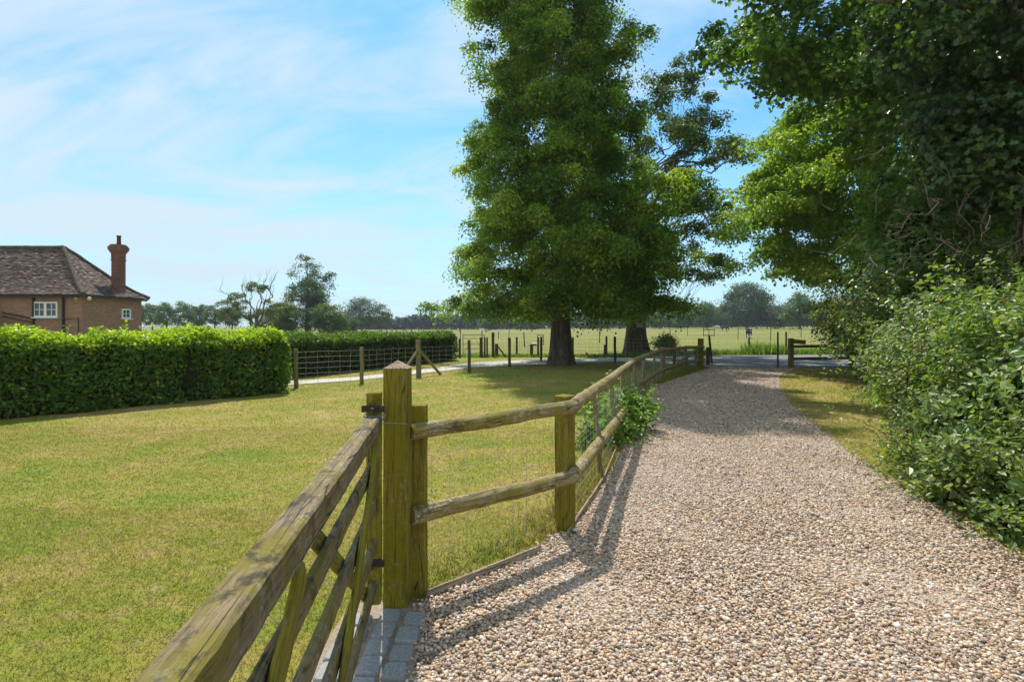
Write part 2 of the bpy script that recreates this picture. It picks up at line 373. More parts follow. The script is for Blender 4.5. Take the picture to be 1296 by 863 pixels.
def sheet(name, xs, ys, z, mat, hf=None, label=None):
    X, Y = np.meshgrid(xs, ys); Z = (gz(X, Y) if hf is None else hf(X, Y)) + z
    V = np.column_stack([X.ravel(), Y.ravel(), Z.ravel()]); nx, ny = len(xs), len(ys)
    i, j = np.meshgrid(np.arange(ny - 1), np.arange(nx - 1), indexing='ij'); i = i.ravel(); j = j.ravel()
    b = Buf(); b.add(V, np.stack([i * nx + j, i * nx + j + 1, (i + 1) * nx + j + 1, (i + 1) * nx + j], 1), smooth=True)
    o = b.build(name, mat); o['kind'] = 'structure'
    return o
xs = np.concatenate([[-900, -600, -400, -250], np.arange(-180, 181, 12), [250, 400, 600, 900]]); ysn = np.array([-60, -30, -10, 0, 5, 10, 15, 20, 25, 30, 36, 42])
ysf = np.concatenate([np.arange(54, 320, 12), [340, 380, 450, 600, 800, 1100]])
sheet('ground', xs, np.concatenate([ysn, ysf]), 0.0, LAWN)
sheet('field', xs, np.concatenate([[31.0, 36, 42], ysf]), 0.006, FIELD)

def strip(name, left, right, z, mat, kind='structure', n=None):
    """sheet between two polylines of equal length"""
    b = Buf(); k = len(left); V = []
    for a, c in zip(left, right):
        for t in np.linspace(0, 1, 5): V.append([a[0] + (c[0] - a[0]) * t, a[1] + (c[1] - a[1]) * t, z])
    f = [[i * 5 + j, i * 5 + j + 1, (i + 1) * 5 + j + 1, (i + 1) * 5 + j] for i in range(k - 1) for j in range(4)]
    b.add(V, f, smooth=True); o = b.build(name, mat); o['kind'] = kind; return o
def cat_rom(P, n):
    P = np.asarray(P, float); s = np.concatenate([[0], np.cumsum(np.linalg.norm(np.diff(P, axis=0), axis=1))]); t = np.linspace(0, s[-1], n)
    return np.column_stack([np.interp(t, s, P[:, k]) for k in range(P.shape[1])])

# gravel drive
DY = np.array([-6, 0, 2.5, 3.25, 4.14, 4.84, 6.13, 7.5, 8.9, 10.7, 13.1, 15.2, 17.7, 20.4, 21.6])
DLx = np.array([-.46, -.46, -.46, -.53, .22, .60, 1.06, 1.45, 1.84, 2.38, 3.05, 3.85, 5.35, 6.9, 7.6])
DRy = np.array([-6, 2, 3.84, 4.94, 6.13, 8.35, 11.2, 14.8, 18.3, 21.6]); DRx = np.array([4.1, 3.5, 3.46, 3.68, 3.93, 4.6, 5.5, 6.95, 8.6, 10.9])
def drive_l(y): return np.interp(y, DY, DLx)
def drive_r(y): return np.interp(y, DRy, DRx)
def gravel_mat():
    m = M('pale_gravel'); v = m.co(); vc = m.vor(v, 60, 'Color'); vd = m.vor(v, 60, 'Distance')
    sp = m.N.new('ShaderNodeSeparateColor'); m.L.new(vc, sp.inputs[0])
    c = m.ramp(sp.outputs[0], [(0, (.14, .10, .08)), (.25, (.30, .21, .15)), (.5, (.42, .31, .23)), (.8, (.52, .42, .34)), (1, (.62, .57, .50))])
    c = m.mix(m.rng(m.noise(v, .8, 4), .4, .65, 0, .3), c, (.62, .54, .45))
    m.bump(vd, 1.0, .02); return m.col(c, .8, .3)
def stone_mat():
    m = M('gravel_stone')
    c = m.ramp(m.attr(), [(0, (.09, .07, .06)), (.13, (.30, .18, .10)), (.3, (.46, .30, .19)), (.5, (.59, .42, .265)), (.64, (.28, .25, .23)), (.74, (.56, .41, .28)), (.92, (.67, .55, .41)), (1, (.76, .71, .64))])
    n = m.noise(m.co(), 160, 3); c = m.mix(m.rng(n, .4, .7, 0, .3), c, (.48, .33, .21)); return m.col(c, .6, .4)
GRAV, STONE = gravel_mat(), stone_mat()
yy = np.linspace(-6, 21.6, 60)
strip('driveway', [(drive_l(y), y) for y in yy], [(drive_r(y), y) for y in yy], 0.006, GRAV)

def stones():
    b = Buf()
    # icosahedron
    t = (1 + 5 ** .5) / 2
    iv = np.array([[-1, t, 0], [1, t, 0], [-1, -t, 0], [1, -t, 0], [0, -1, t], [0, 1, t], [0, -1, -t], [0, 1, -t], [t, 0, -1], [t, 0, 1], [-t, 0, -1], [-t, 0, 1]]) / math.sqrt(1 + t * t)
    jf = np.array([[0, 11, 5], [0, 5, 1], [0, 1, 7], [0, 7, 10], [0, 10, 11], [1, 5, 9], [5, 11, 4], [11, 10, 2], [10, 7, 6], [7, 1, 8], [3, 9, 4], [3, 4, 2], [3, 2, 6], [3, 6, 8], [3, 8, 9], [4, 9, 5], [2, 4, 11], [6, 2, 10], [8, 6, 7], [9, 8, 1]])
    ov = np.array([[1, 0, 0], [0, 1, 0], [-1, 0, 0], [0, -1, 0], [0, 0, 1.0]]); of = np.array([[0, 1, 4], [1, 2, 4], [2, 3, 4], [3, 0, 4]])
    def put(y0, y1, dens, smin, smax, bv, bf, smooth, x0=-3, x1=9, near=True):
        n = int((y1 - y0) * (x1 - x0) * dens); x = rng.uniform(x0, x1, n); y = rng.uniform(y0, y1, n)
        l = drive_l(y) + rng.normal(0, .035, n) - (rng.random(n) < .02) * rng.exponential(.12, n) * (y > 4.6); r = drive_r(y) + rng.normal(0, .07, n) + (rng.random(n) < .03) * rng.exponential(.2, n)
        vis = np.abs(x) < y * 1.0 + .5
        k = (x > l) & (x < r) & vis; x = x[k]; y = y[k]; n = len(x)
        s = rng.uniform(smin, smax, n) * np.exp(rng.normal(0, .22, n)); asp = np.column_stack([np.ones(n), rng.uniform(.6, .95, n), rng.uniform(.4, .7, n)])
        a = rng.uniform(0, 6.28, n); P = bv[None] * (asp * s[:, None])[:, None, :]
        P = P * rng.uniform(.82, 1.18, (n, len(bv), 1))
        tl = rng.normal(0, .35, n); ct, st = np.cos(tl)[:, None], np.sin(tl)[:, None]
        X, Z = P[..., 0] * ct - P[..., 2] * st, P[..., 0] * st + P[..., 2] * ct; Y = P[..., 1]
        ca, sa = np.cos(a)[:, None], np.sin(a)[:, None]
        zc = 0.006 + s * rng.uniform(.1, .75, n) + .006 * np.sin(x * 3.1 + y) * np.sin(y * 2.3)
        V = np.stack([X * ca - Y * sa + x[:, None], X * sa + Y * ca + y[:, None], Z + zc[:, None]], -1)
        f = bf[None] + (np.arange(n) * len(bv))[:, None, None]
        b.add(V.reshape(-1, 3), f.reshape(-1, 3), 0, np.repeat(rng.random(n), len(bf)), smooth)
    put(2.0, 3.6, 5200, .0075, .0125, iv, jf, True, -1, 4.3)
    put(3.6, 5.2, 4400, .0075, .0125, iv, jf, True, -.6, 4.3)
    put(5.2, 8.5, 3000, .009, .014, ov, of, False, 0, 5)
    put(8.5, 14, 1200, .012, .018, ov, of, False, 1.2, 7)
    put(14, 21.5, 450, .015, .024, ov, of, False, 2.8, 11)
    o = b.build('loose_gravel', STONE); tag(o, 'small loose tan and grey stones covering the driveway', 'gravel', kind='stuff')
stones()

# road beyond the drive and pale track on the left
def road_mat():
    m = M('old_asphalt'); v = m.co(); n = m.noise(v, 60, 4, .7); n2 = m.noise(v, 1.3, 5, .6)
    c = m.ramp(n, [(.3, (.11, .10, .092)), (.7, (.21, .19, .17))]); c = m.mix(m.rng(n2, .42, .66, 0, .6), c, (.30, .25, .19)); m.bump(n, .4, .01); return m.col(c, .9)
ROAD = road_mat()
def track_mat():
    m = M('pale_track'); v = m.co(); n = m.noise(v, 14, 5, .7); n2 = m.noise(v, 1.1, 5, .6)
    c = m.ramp(n, [(.3, (.38, .34, .28)), (.7, (.56, .53, .47))]); c = m.mix(m.rng(n2, .52, .7, 0, .7), c, (.22, .22, .08)); return m.col(c, .9)
TRACK = track_mat()
rl = [(7.0, 27.3), (7.8, 29.6), (12, 30.6), (22, 33.5), (45, 42)]; rr = [(7.0, 24.0), (7.7, 21.7), (11.2, 21.7), (24, 24), (48, 31)]
strip('road', cat_rom(rl, 20), cat_rom(rr, 20), .010, ROAD)
tl_ = [(-16, 12.9), G(350, 483.8)[:2], G(450, 477.5)[:2], G(530, 468)[:2], G(600, 459)[:2], G(690, 454.5)[:2], (4.8, 28.3), (7.2, 27.3)]
tr_ = [(-16, 12.1), G(350, 488.6)[:2], G(450, 481.8)[:2], G(530, 473.2)[:2], G(600, 465.5)[:2], G(690, 461.5)[:2], (4.8, 25.2), (7.2, 23.8)]
strip('track', cat_rom(tl_, 40), cat_rom(tr_, 40), .014, TRACK)

# granite setts
def setts():
    b = Buf(); y = 3.13; r = np.random.default_rng(3)
    while y > -1.2:
        for cxx in (-.82, -.665, -.535):
            w = .12 if cxx != -.82 else .15; l = .145 + r.uniform(-.012, .012)
            cx_, cy_ = cxx + r.normal(0, .004), y - .075 + (0.05 if cxx == -.665 else 0) + r.normal(0, .004)
            hx, hy = w / 2 - .006, l / 2 - .006; e = .014; zt = .030 + r.normal(0, .002)
            ringz = [(1, .0), (1, zt - .010), (.90, zt)]
            Vv = []
            for s, z in ringz:
                q = [(-hx + e, -hy), (hx - e, -hy), (hx, -hy + e), (hx, hy - e), (hx - e, hy), (-hx + e, hy), (-hx, hy - e), (-hx, -hy + e)]
                Vv += [(cx_ + px * s + r.normal(0, .0015), cy_ + py * s + r.normal(0, .0015), z) for px, py in q]
            b.add(Vv, [[i * 8 + j, i * 8 + (j + 1) % 8, (i + 1) * 8 + (j + 1) % 8, (i + 1) * 8 + j] for i in range(2) for j in range(8)], 0, r.random(), True)
            b.add(Vv[16:], [list(range(8))], 0, r.random(), False)
        y -= .152
    m = M('granite_sett'); n = m.noise(m.co(), 70, 5, .7); c = m.ramp(n, [(.3, (.19, .19, .185)), (.55, (.32, .32, .31)), (.75, (.48, .48, .46))])
    c = m.mix(m.math('MULTIPLY', m.attr(), .3), c, (.22, .21, .18)); m.bump(n, .5, .006); gm = m.col(c, .8)
    o = b.build('sett_paving', gm); o['kind'] = 'structure'
    m2 = M('sandy_joint'); n = m2.noise(m2.co(), 60, 4, .7); jm = m2.col(m2.ramp(n, [(.3, (.20, .155, .11)), (.7, (.36, .28, .20))]), .95)
    b2 = Buf(); b2.add([(-.93, -1.3, .012), (-.455, -1.3, .012), (-.455, 3.27, .012), (-.93, 3.27, .012)], [[0, 1, 2, 3]]); o2 = b2.build('paving_bed', jm); o2['kind'] = 'structure'
setts()

# ------------------------------------------------------------------ leaves
KITE = (np.array([[-.5, 0, 0], [.05, .36, .10], [.5, 0, -.04], [.05, -.36, .10]]), np.array([[0, 1, 2, 3]]))
OVAL = (np.array([[-.5, 0, 0], [-.25, .27, .07], [.15, .27, .05], [.5, 0, -.08], [.15, -.27, .05], [-.25, -.27, .07]]), np.array([[0, 1, 2, 3], [0, 3, 4, 5]]))
_l = []
for k in range(11):
    a = math.pi * (-.80 + 1.6 * k / 10); rr_ = (.62 if k % 2 == 0 else .34); rr_ = rr_ * (1.0 if 2 <= k <= 8 else .72)
    _l.append([math.cos(a) * rr_ - .05, math.sin(a) * rr_, .10 * abs(math.sin(a))])
LOBE = (np.array([[-.25, 0, 0]] + _l), np.array([[0, 1, 2, 3], [0, 3, 4, 5], [0, 5, 6, 7], [0, 7, 8, 9], [0, 9, 10, 11]]))
def leaves(buf, C, Nn, size, tmpl=KITE, mat=0, rnd=None, droop=0.0, r=None):
    r = r or rng; C = np.asarray(C); n = len(C); Nn = Nn / np.maximum(np.linalg.norm(Nn, axis=1, keepdims=True), 1e-6)
    t = r.normal(size=(n, 3)); t[:, 2] -= droop; t -= Nn * (t * Nn).sum(1, keepdims=True); t /= np.maximum(np.linalg.norm(t, axis=1, keepdims=True), 1e-6)
    s = np.cross(Nn, t); T, Fc = tmpl; sz = np.broadcast_to(np.asarray(size, float), (n,)) * r.uniform(.7, 1.25, n)
    P = C[:, None] + sz[:, None, None] * (T[None, :, 0:1] * t[:, None] + T[None, :, 1:2] * s[:, None] + T[None, :, 2:3] * Nn[:, None])
    f = Fc[None] + (np.arange(n) * len(T))[:, None, None]
    if rnd is None: rnd = r.random(n)
    buf.add(P.reshape(-1, 3), f.reshape(-1, Fc.shape[1]), mat, np.repeat(np.clip(rnd, 0, 1), len(Fc)))

def branch(buf, p0, p1, r0, r1, sag=0.12, k=7, sides=6, r=None, mat=0, wob=.04):
    r = r or rng; t = np.linspace(0, 1, k)[:, None]; p0 = np.asarray(p0, float); p1 = np.asarray(p1, float); L = np.linalg.norm(p1 - p0)
    mid = np.array([0, 0, 1.0]) * L * sag
    P = p0 + (p1 - p0) * t + mid * np.sin(t * np.pi) + r.normal(0, wob * L, (k, 3)) * np.sin(t * np.pi) * .5
    tube(buf, P, r0 + (r1 - r0) * t[:, 0] ** .7, sides, .05, mat, .5, False, True, r)
    return P

def crown(buf, C, rc, nl, leaf, r, tmpl=KITE, flat=.6, droop=.3, bias=None, mat=0, up=.5, tone=.25):
    """leaf clumps around cluster centres"""
    n = len(C); rc = np.broadcast_to(np.asarray(rc, float), (n,)); tot = n * nl
    c = np.repeat(C, nl, 0); q = np.repeat(rc, nl); d = r.normal(size=(tot, 3)); d /= np.linalg.norm(d, axis=1, keepdims=True)
    d[:, 2] = np.where((d[:, 2] < -.35) & (r.random(tot) < .6), -d[:, 2], d[:, 2])
    ph = np.repeat(r.uniform(0, 6.28, (n, 3)), nl, 0); w = 1 + .28 * np.sin(d[:, 0] * 5 + ph[:, 0]) * np.sin(d[:, 2] * 5 + ph[:, 1]) + .22 * np.sin(d[:, 1] * 7 + ph[:, 2])
    rad = r.random(tot) ** .42 * w; p = c + d * np.array([1, 1, flat]) * (rad * q)[:, None]
    p[:, 2] -= droop * (q * rad ** 2) * .3
    nn = d * .75 + np.array([0, 0, up]) + r.normal(0, .5, (tot, 3))
    tn = np.repeat(r.normal(.45, tone, n), nl) + r.normal(0, .18, tot)
    leaves(buf, p, nn, leaf, tmpl, mat, tn, droop, r)

def env_clusters(zs_, rl_, rr_, n, r, inner=.35, ry=1.0, lump=.12, per=1, spread=.9):
    """cluster centres in a crown whose left/right radii follow z; per > 1 gathers them on bough ends"""
    zs_ = np.asarray(zs_, float); out = []
    rmax = max(max(rl_), max(rr_)); ph = r.uniform(0, 6.28, 4)
    while len(out) < n:
        z = r.uniform(zs_[0], zs_[-1]); a = r.uniform(0, 2 * np.pi); w = (math.cos(a) + 1) / 2
        R_ = np.interp(z, zs_, rl_) * (1 - w) + np.interp(z, zs_, rr_) * w
        if r.random() * rmax > R_ * 1.02: continue
        R_ *= 1 + lump * math.sin(3 * a + z * 1.1 + ph[0]) + lump * math.sin(5 * a - z * 1.9 + ph[1])
        u = r.uniform(inner, 1) ** .6
        c = np.array([R_ * u * math.cos(a), R_ * u * math.sin(a) * ry, z]); out.append(c)
        for _ in range(per - 1):
            k = r.normal(0, .55, 3) * spread * [1, 1, .45]; k[2] -= .35 * np.hypot(k[0], k[1]); out.append(c + k)
    return np.array(out[:n])

def tree(name, label, loc, trunk_r, height, C, rc, nl, leaf, lmat, bmat, group=None, seed=1, tmpl=KITE, flat=.6, droop=.3, limb=.6, trunk_top=.7,
         flare=1.6, fork=0.35, limb_r=.05, sag=.1, up=.5, tone=.25, bare=None, lean=(0, 0), cat='tree', sides=28, minz=0.14):
    r = np.random.default_rng(seed); x, y = loc[0], loc[1]; z0 = float(gz(x, y)) if len(loc) < 3 else loc[2]
    o = np.array([x, y, z0]); t = thing(name, label, cat, o, group)
    b = Buf(); k = 14; tt = np.linspace(0, 1, k) ** 1.3; H = height * trunk_top
    P = np.column_stack([lean[0] * tt ** 1.5 + r.normal(0, .012 * height, k) * np.sqrt(tt) * .5, lean[1] * tt ** 1.5 + r.normal(0, .012 * height, k) * np.sqrt(tt) * .5, tt * H - .05])
    rad = trunk_r * (1 - tt * .86) * (1 + (flare - 1) * np.exp(-tt * H / max(.1, trunk_r * 1.6)))
    # fluted trunk
    ang = np.arange(sides) * 2 * np.pi / sides; fl = 1 + .14 * np.sin(ang * 5 + 1) + .10 * np.sin(ang * 8 + 2); vs_ = []
    fade = np.exp(-tt * H / (trunk_r * 4))
    for i in range(k):
        rr = rad[i] * (1 + (fl - 1) * (.35 + fade[i])); vs_.append(np.column_stack([P[i, 0] + rr * np.cos(ang), P[i, 1] + rr * np.sin(ang), np.full(sides, P[i, 2])]))
    V = np.concatenate(vs_) + o; i, j = np.meshgrid(np.arange(k - 1), np.arange(sides), indexing='ij'); i = i.ravel(); j = j.ravel(); j2 = (j + 1) % sides
    b.add(V, np.stack([i * sides + j, i * sides + j2, (i + 1) * sides + j2, (i + 1) * sides + j], 1), smooth=True)
    def at(z):
        return np.array([np.interp(z, P[:, 2], P[:, 0]), np.interp(z, P[:, 2], P[:, 1]), z]), np.interp(z, P[:, 2], rad)
    idx = np.where(r.random(len(C)) < limb)[0]; nm = max(5, len(idx) // 9); main = idx[:nm]; MP = []; MR = []
    for q in main:
        c = C[q] * np.array([.85, .85, 1]); dist = math.hypot(c[0], c[1]); zb = min(max(height * minz, c[2] - dist * r.uniform(.4, 1.0)), H * .95)
        p0, rr = at(zb); L = np.linalg.norm(c - p0); r0 = min(rr * .6, limb_r * (.5 + L * .2) * trunk_r / .5)
        Pm = branch(b, p0 + o, c + o, r0, r0 * .3, sag, 10, 7, r, wob=.10) - o; MP.append(Pm[2:]); MR.append(r0 * np.linspace(.85, .3, 8))
    MP = np.concatenate(MP); MR = np.concatenate(MR)
    for q in idx[nm:]:
        c = C[q]; dd = np.linalg.norm(MP - c, axis=1) + 1.2 * np.maximum(0, MP[:, 2] - c[2] + .2); j_ = int(np.argmin(dd)); r0 = MR[j_] * .55
        branch(b, MP[j_] + o, c + o, r0, max(r0 * .25, .006), sag * .8, 7, 5, r, wob=.12)
    if bare is not None:
        for (p0, p1, r0) in bare:
            Pq = branch(b, np.array(p0) + o, np.array(p1) + o, r0, r0 * .2, .05, 9, 6, r, wob=.12)
            for s in range(7):
                a0 = Pq[r.integers(3, 9)]; branch(b, a0, a0 + r.normal(0, .6, 3) + np.array([0, 0, .6]) + (np.array(p1) - p0) * .12, r0 * .28, r0 * .06, .03, 5, 4, r, wob=.1)
    b.build('trunk', bmat, t)
    zl = np.sort(C[:, 2])[len(C) // 30]; C = C.copy(); C[:, 2] = np.maximum(C[:, 2], zl)
    cb = Buf(); crown(cb, C + o, rc if np.isscalar(rc) else np.asarray(rc), nl, leaf, r, tmpl, flat, droop, None, 0, up, tone)
    cb.build('crown', lmat, t); return t

# --- big lime by the lawn
def big_lime():
    r = np.random.default_rng(11)
    zsL = [1.75, 2.7, 4.2, 5.4, 7.0, 8.0, 9.9, 11.8, 12.6, 13.8, 14.8, 17, 19.6, 21.0]
    C = env_clusters(zsL, [3.6, 4.1, 4.0, 3.9, 3.7, 3.7, 3.3, 3.4, 3.5, 3.2, 3.0, 4.0, 3.2, 1.2], [4.2, 5.3, 4.9, 4.7, 4.8, 4.1, 3.6, 2.3, 2.6, 2.7, 2.0, 2.4, 2.2, .8], 1000, r, .35, .95, .10, 3, .8)  # left radii above the view widened to throw more shade on the lawn
    C = np.concatenate([C, env_clusters([2.4, 4, 8, 12, 16, 19], [1.8, 2.3, 2.2, 2.0, 1.8, 1.2], [1.8, 2.3, 2.2, 1.8, 1.6, 1.2], 270, r, .55, 1.0, .1)])
    tree('lime_tree', 'tall dense lime tree with broad fluted trunk standing on the lawn beside the rail fence', (1.95, 23.3), .39, 20.5, C, r.uniform(.42, .80, len(C)), 320, .115, LM['lime'], BARK, seed=12, flat=.85, droop=.8, limb=.4, trunk_top=.85, flare=1.4, limb_r=.045, up=.55, tone=.28)
big_lime()

def far_oak():
    r = np.random.default_rng(21)
    zsL = [2.2, 4, 6, 8, 10, 12, 14, 15.2]
    C = env_clusters(zsL, [2.5, 3.5, 3.5, 4, 3.2, 2.5, 1.8, .8], [3.6, 5.2, 6.0, 6.3, 6.0, 4.9, 4.3, 2.2], 330, r, .4, .9, .20, 2, .8)
    tree('oak_tree', 'airy dark oak behind the lime tree, with a small sign on its flared trunk', (6.75, 31.0), .50, 15.0, C, r.uniform(.42, .75, len(C)), 210, .14, LM['oak'], BARKD, seed=22, flat=.7, droop=.3, limb=.95, trunk_top=.8, flare=1.5, limb_r=.06, sag=.12, tone=.2)
far_oak()

def maple():
    r = np.random.default_rng(31)
    zsL = [3.2, 3.8, 4.8, 5.9, 7.3, 9.0, 10, 11, 12.2]
    C = env_clusters(zsL, [3.0, 3.9, 4.8, 5.0, 4.6, 3.9, 3.2, 2.4, 1.2], [3, 4, 4.5, 4.5, 4, 3.6, 3.2, 2.2, 1], 780, r, .35, 1.0, .10, 3, .9)
    tree('maple_tree', 'bright yellow-green maple with layered foliage right of the driveway entrance', (13.6, 20.8), .28, 11.5, C, r.uniform(.45, .8, len(C)), 240, .13, LM['maple'], BARKG, seed=32, flat=.6, droop=.4, limb=.5, trunk_top=.8, flare=1.3, limb_r=.06, tone=.22)
maple()

def sycamore():
    r = np.random.default_rng(41)
    zsL = [7.7, 8.4, 9.2, 10.2, 11.4, 12.6, 13.5]
    C = env_clusters(zsL, [1.6, 3.1, 4.1, 4.6, 4.6, 3.5, 2], [.8, 1.2, 1.6, 2.2, 2.2, 2.0, 1.2], 190, r, .3, .55, .16, 4, 1.1); C[:, 0] -= 2.5
    tree('sycamore_tree', 'sycamore with lobed leaves hanging over the drive from the top right', (12.5, 15.6), .26, 15, C, r.uniform(.5, .85, len(C)), 170, .15, LM['sycamore'], BARKG, seed=42, tmpl=LOBE, flat=.8, droop=.7, limb=.5, trunk_top=.8, flare=1.3, limb_r=.07, tone=.22)
    C = env_clusters([1.6, 3, 4.5, 6, 7.6, 9.0], [1.5, 2.0, 2.4, 2.5, 2.0, 1.0], [1.5, 2.2, 2.4, 2.4, 1.8, .8], 140, r, .35, 1.0, .15)
    tree('young_sycamore', 'smaller leafy sycamore filling the gap between the maple and the ivy-clad tree', (10.9, 13.2), .12, 8.2, C, r.uniform(.4, .7, len(C)), 120, .15, LM['hazel'], BARKG, seed=43, tmpl=LOBE, flat=.7, droop=.6, limb=.5, limb_r=.12, tone=.24)
sycamore()

# --- ivy clad trunk, right edge
def ivy_tree():
    r = np.random.default_rng(51); o = np.array([8.35, 8.9, 0.]); t = thing('ivy_tree', 'dark ivy-clad tree with a web of bare stems at the right edge of the photo', 'tree', o)
    b = Buf(); k = 16; z = np.linspace(-.1, 9, k)
    P = np.column_stack([o[0] + .12 * np.sin(z * .7), o[1] + .1 * np.cos(z * .6), z]); tube(b, P, np.linspace(.42, .2, k), 14, .08, r=r)
    limbs = []
    for i in range(5):
        z0 = r.uniform(4.0, 8.0); a = r.uniform(-math.pi, math.pi); L = r.uniform(1.5, 3.2)
        p0 = np.array([o[0] + .12 * math.sin(z0 * .7), o[1] + .1 * math.cos(z0 * .6), z0]); p1 = p0 + np.array([math.cos(a) * L, math.sin(a) * L * .8, r.uniform(.5, 1.8)])
        limbs.append(branch(b, p0, p1, .055, .015, .08, 10, 6, r))
    b.build('trunk', BARKD, t)
    s = Buf()
    for i in range(150):      # old ivy stems on the trunk and hanging web of twigs
        a = r.uniform(0, 6.28); z0 = r.uniform(0, 5.5); p = np.array([o[0] + .12 * math.sin(z0 * .7) + .43 * math.cos(a), o[1] + .43 * math.sin(a), z0]); pts = [p]; 
        for q in range(9):
            a += r.normal(0, .25); z0 += r.uniform(.12, .4); R_ = .44 + .02 * r.random() - .02 * z0
            pts.append(np.array([o[0] + .12 * math.sin(z0 * .7) + R_ * math.cos(a), o[1] + R_ * math.sin(a), z0]))
        tube(s, pts, np.linspace(r.uniform(.012, .03), .006, 10), 5, .05, r=r, caps=False)
    for i in range(200):      # dead twigs low in the thicket
        c = np.array([7.3, 8.6, 2.6]) + r.normal(0, 1, 3) * [.75, .55, .75]; d = r.normal(0, 1, 3) * [.8, .5, .8] + [-.25, -.1, -.1]; d *= r.uniform(.25, .7)
        branch(s, c, c + d, .008, .003, r.uniform(-.3, .3), 6, 4, r, wob=.12)
    q = s.build('ivy_stems', TWIG, t); q['kind'] = 'stuff'
    f = Buf(); n = 300; z = r.uniform(3.6, 10.5, n); a = r.uniform(0, 6.28, n)
    R_ = np.interp(z, [3.2, 4.5, 6, 8, 10.5], [.9, 1.7, 2.2, 2.4, 1.6]) * r.random(n) ** .5
    C = np.column_stack([o[0] + .1 + R_ * np.cos(a), o[1] + .3 + R_ * np.sin(a) * .8, z])
    crown(f, C, r.uniform(.35, .6, n), 210, .10, r, LOBE, .8, 1.1, None, 0, .25, .2)
    f.build('ivy_foliage', LM['ivy'], t)
ivy_tree()

# ------------------------------------------------------------------ shrubs
def shrub(name, label, cat, mounds, n, leaf, lmat, tmpl=OVAL, seed=1, group=None, stems=0, core=.7, sprig=.42, up=.45, flowers=0, thick=.36, lump=.27, stem_mat=None, droop=.4, cmat=None):
    """mounds: list of (cx, cy, z0, rx, ry, rz). Foliage shell with uneven surface round a solid dark core"""
    r = np.random.default_rng(seed); m0 = mounds[0]; t = thing(name, label, cat, (m0[0], m0[1], 0), group)
    vol = np.array([m[3] * m[5] + m[4] * m[5] + m[3] * m[4] for m in mounds]); cnt = (n * vol / vol.sum()).astype(int); f = Buf()
    for m, c in zip(mounds, cnt):
        cc, rr = np.array(m[:3]), np.array(m[3:])
        # sprays: groups of leaves sharing a centre
        ns = max(8, c // 9); d = r.normal(size=(ns, 3)); d /= np.linalg.norm(d, axis=1, keepdims=True); d[:, 2] = np.where(d[:, 2] < -.25, -d[:, 2], d[:, 2])
        ph = r.uniform(0, 6.28, 6)
        w = 1 + lump * np.sin(d[:, 0] * 4 + ph[0]) * np.sin(d[:, 2] * 5 + ph[1]) + lump * np.sin(d[:, 1] * 6 + d[:, 2] * 4 + ph[2]) + lump * .6 * np.sin(d[:, 0] * 11 + ph[3]) * np.sin(d[:, 2] * 9 + ph[4])
        rad = (1 - thick * r.random(ns) ** 1.4) * w; sc = cc + d * rr * rad[:, None]
        L = np.repeat(sc, 9, 0) + r.normal(0, leaf * 1.05, (ns * 9, 3)); D = np.repeat(d, 9, 0)
        tn = np.repeat(r.normal(.42, .2, ns), 9) + r.normal(0, .18, ns * 9)
        k = L[:, 2] > .015; L = L[k]; D = D[k]; tn = tn[k]
        sz = leaf * np.repeat(np.exp(r.normal(0, .28, ns)), 9)[k]; leaves(f, L, D * .75 + np.array([0, 0, up]) + r.normal(0, .38, L.shape), sz, tmpl, 0, tn, droop, r)
        # core
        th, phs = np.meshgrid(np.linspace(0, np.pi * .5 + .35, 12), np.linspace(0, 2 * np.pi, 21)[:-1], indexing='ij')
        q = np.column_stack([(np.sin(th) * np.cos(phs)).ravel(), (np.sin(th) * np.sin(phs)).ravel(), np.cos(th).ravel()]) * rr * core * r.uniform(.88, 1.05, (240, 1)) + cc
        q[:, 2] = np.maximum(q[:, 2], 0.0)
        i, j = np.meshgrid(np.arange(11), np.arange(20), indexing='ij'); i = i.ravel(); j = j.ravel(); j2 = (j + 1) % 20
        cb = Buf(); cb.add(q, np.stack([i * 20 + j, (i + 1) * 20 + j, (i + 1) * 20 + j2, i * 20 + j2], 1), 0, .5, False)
        cb.build('dark_core', cmat or CORE, t)
    sb = Buf()
    for _ in range(stems):
        m = mounds[r.integers(len(mounds))]; d = r.normal(size=3); d[2] = abs(d[2]) * .9 + .15; d /= np.linalg.norm(d); p0 = np.array(m[:3]) + d * np.array(m[3:]) * .8
        L = r.uniform(.25, .75) * sprig / .35; p1 = p0 + d * L + np.array([0, 0, r.uniform(-.1, .2)])
        P = branch(sb, p0, p1, .005, .002, r.uniform(0, .25), 8, 4, r, wob=.05)
        q = np.repeat(P[2:], 3, 0) + r.normal(0, leaf * .45, (18, 3)); leaves(f, q, r.normal(0, .5, q.shape) + [0, 0, .9], leaf * .85, tmpl, 0, r.uniform(.4, .95, 18), droop, r)
    if stems: q = sb.build('twigs', stem_mat or TWIG, t); q['kind'] = 'stuff'
    f.build('foliage', lmat, t)
    if flowers:
        for _ in range(flowers):
            m = mounds[r.integers(len(mounds))]; d = np.array([r.uniform(-.9, .3), -abs(r.normal(.8, .2)), r.uniform(.1, .9)]); d /= np.linalg.norm(d)
            p = np.array(m[:3]) + d * np.array(m[3:]) * 1.10; fb = Buf(); a, b_, dd = frame(d); ang = np.arange(10) * 2 * np.pi / 10
            rg = np.where(np.arange(10) % 2 == 0, .034, .026)
            V = [p - dd * .02] + [p + dd * .012 + (a * math.cos(q) + b_ * math.sin(q)) * w_ for q, w_ in zip(ang, rg)]
            fb.add(V, [[0, i + 1, (i + 1) % 10 + 1] for i in range(10)], smooth=True); fb.build('flower', WHITE, t)
    return t

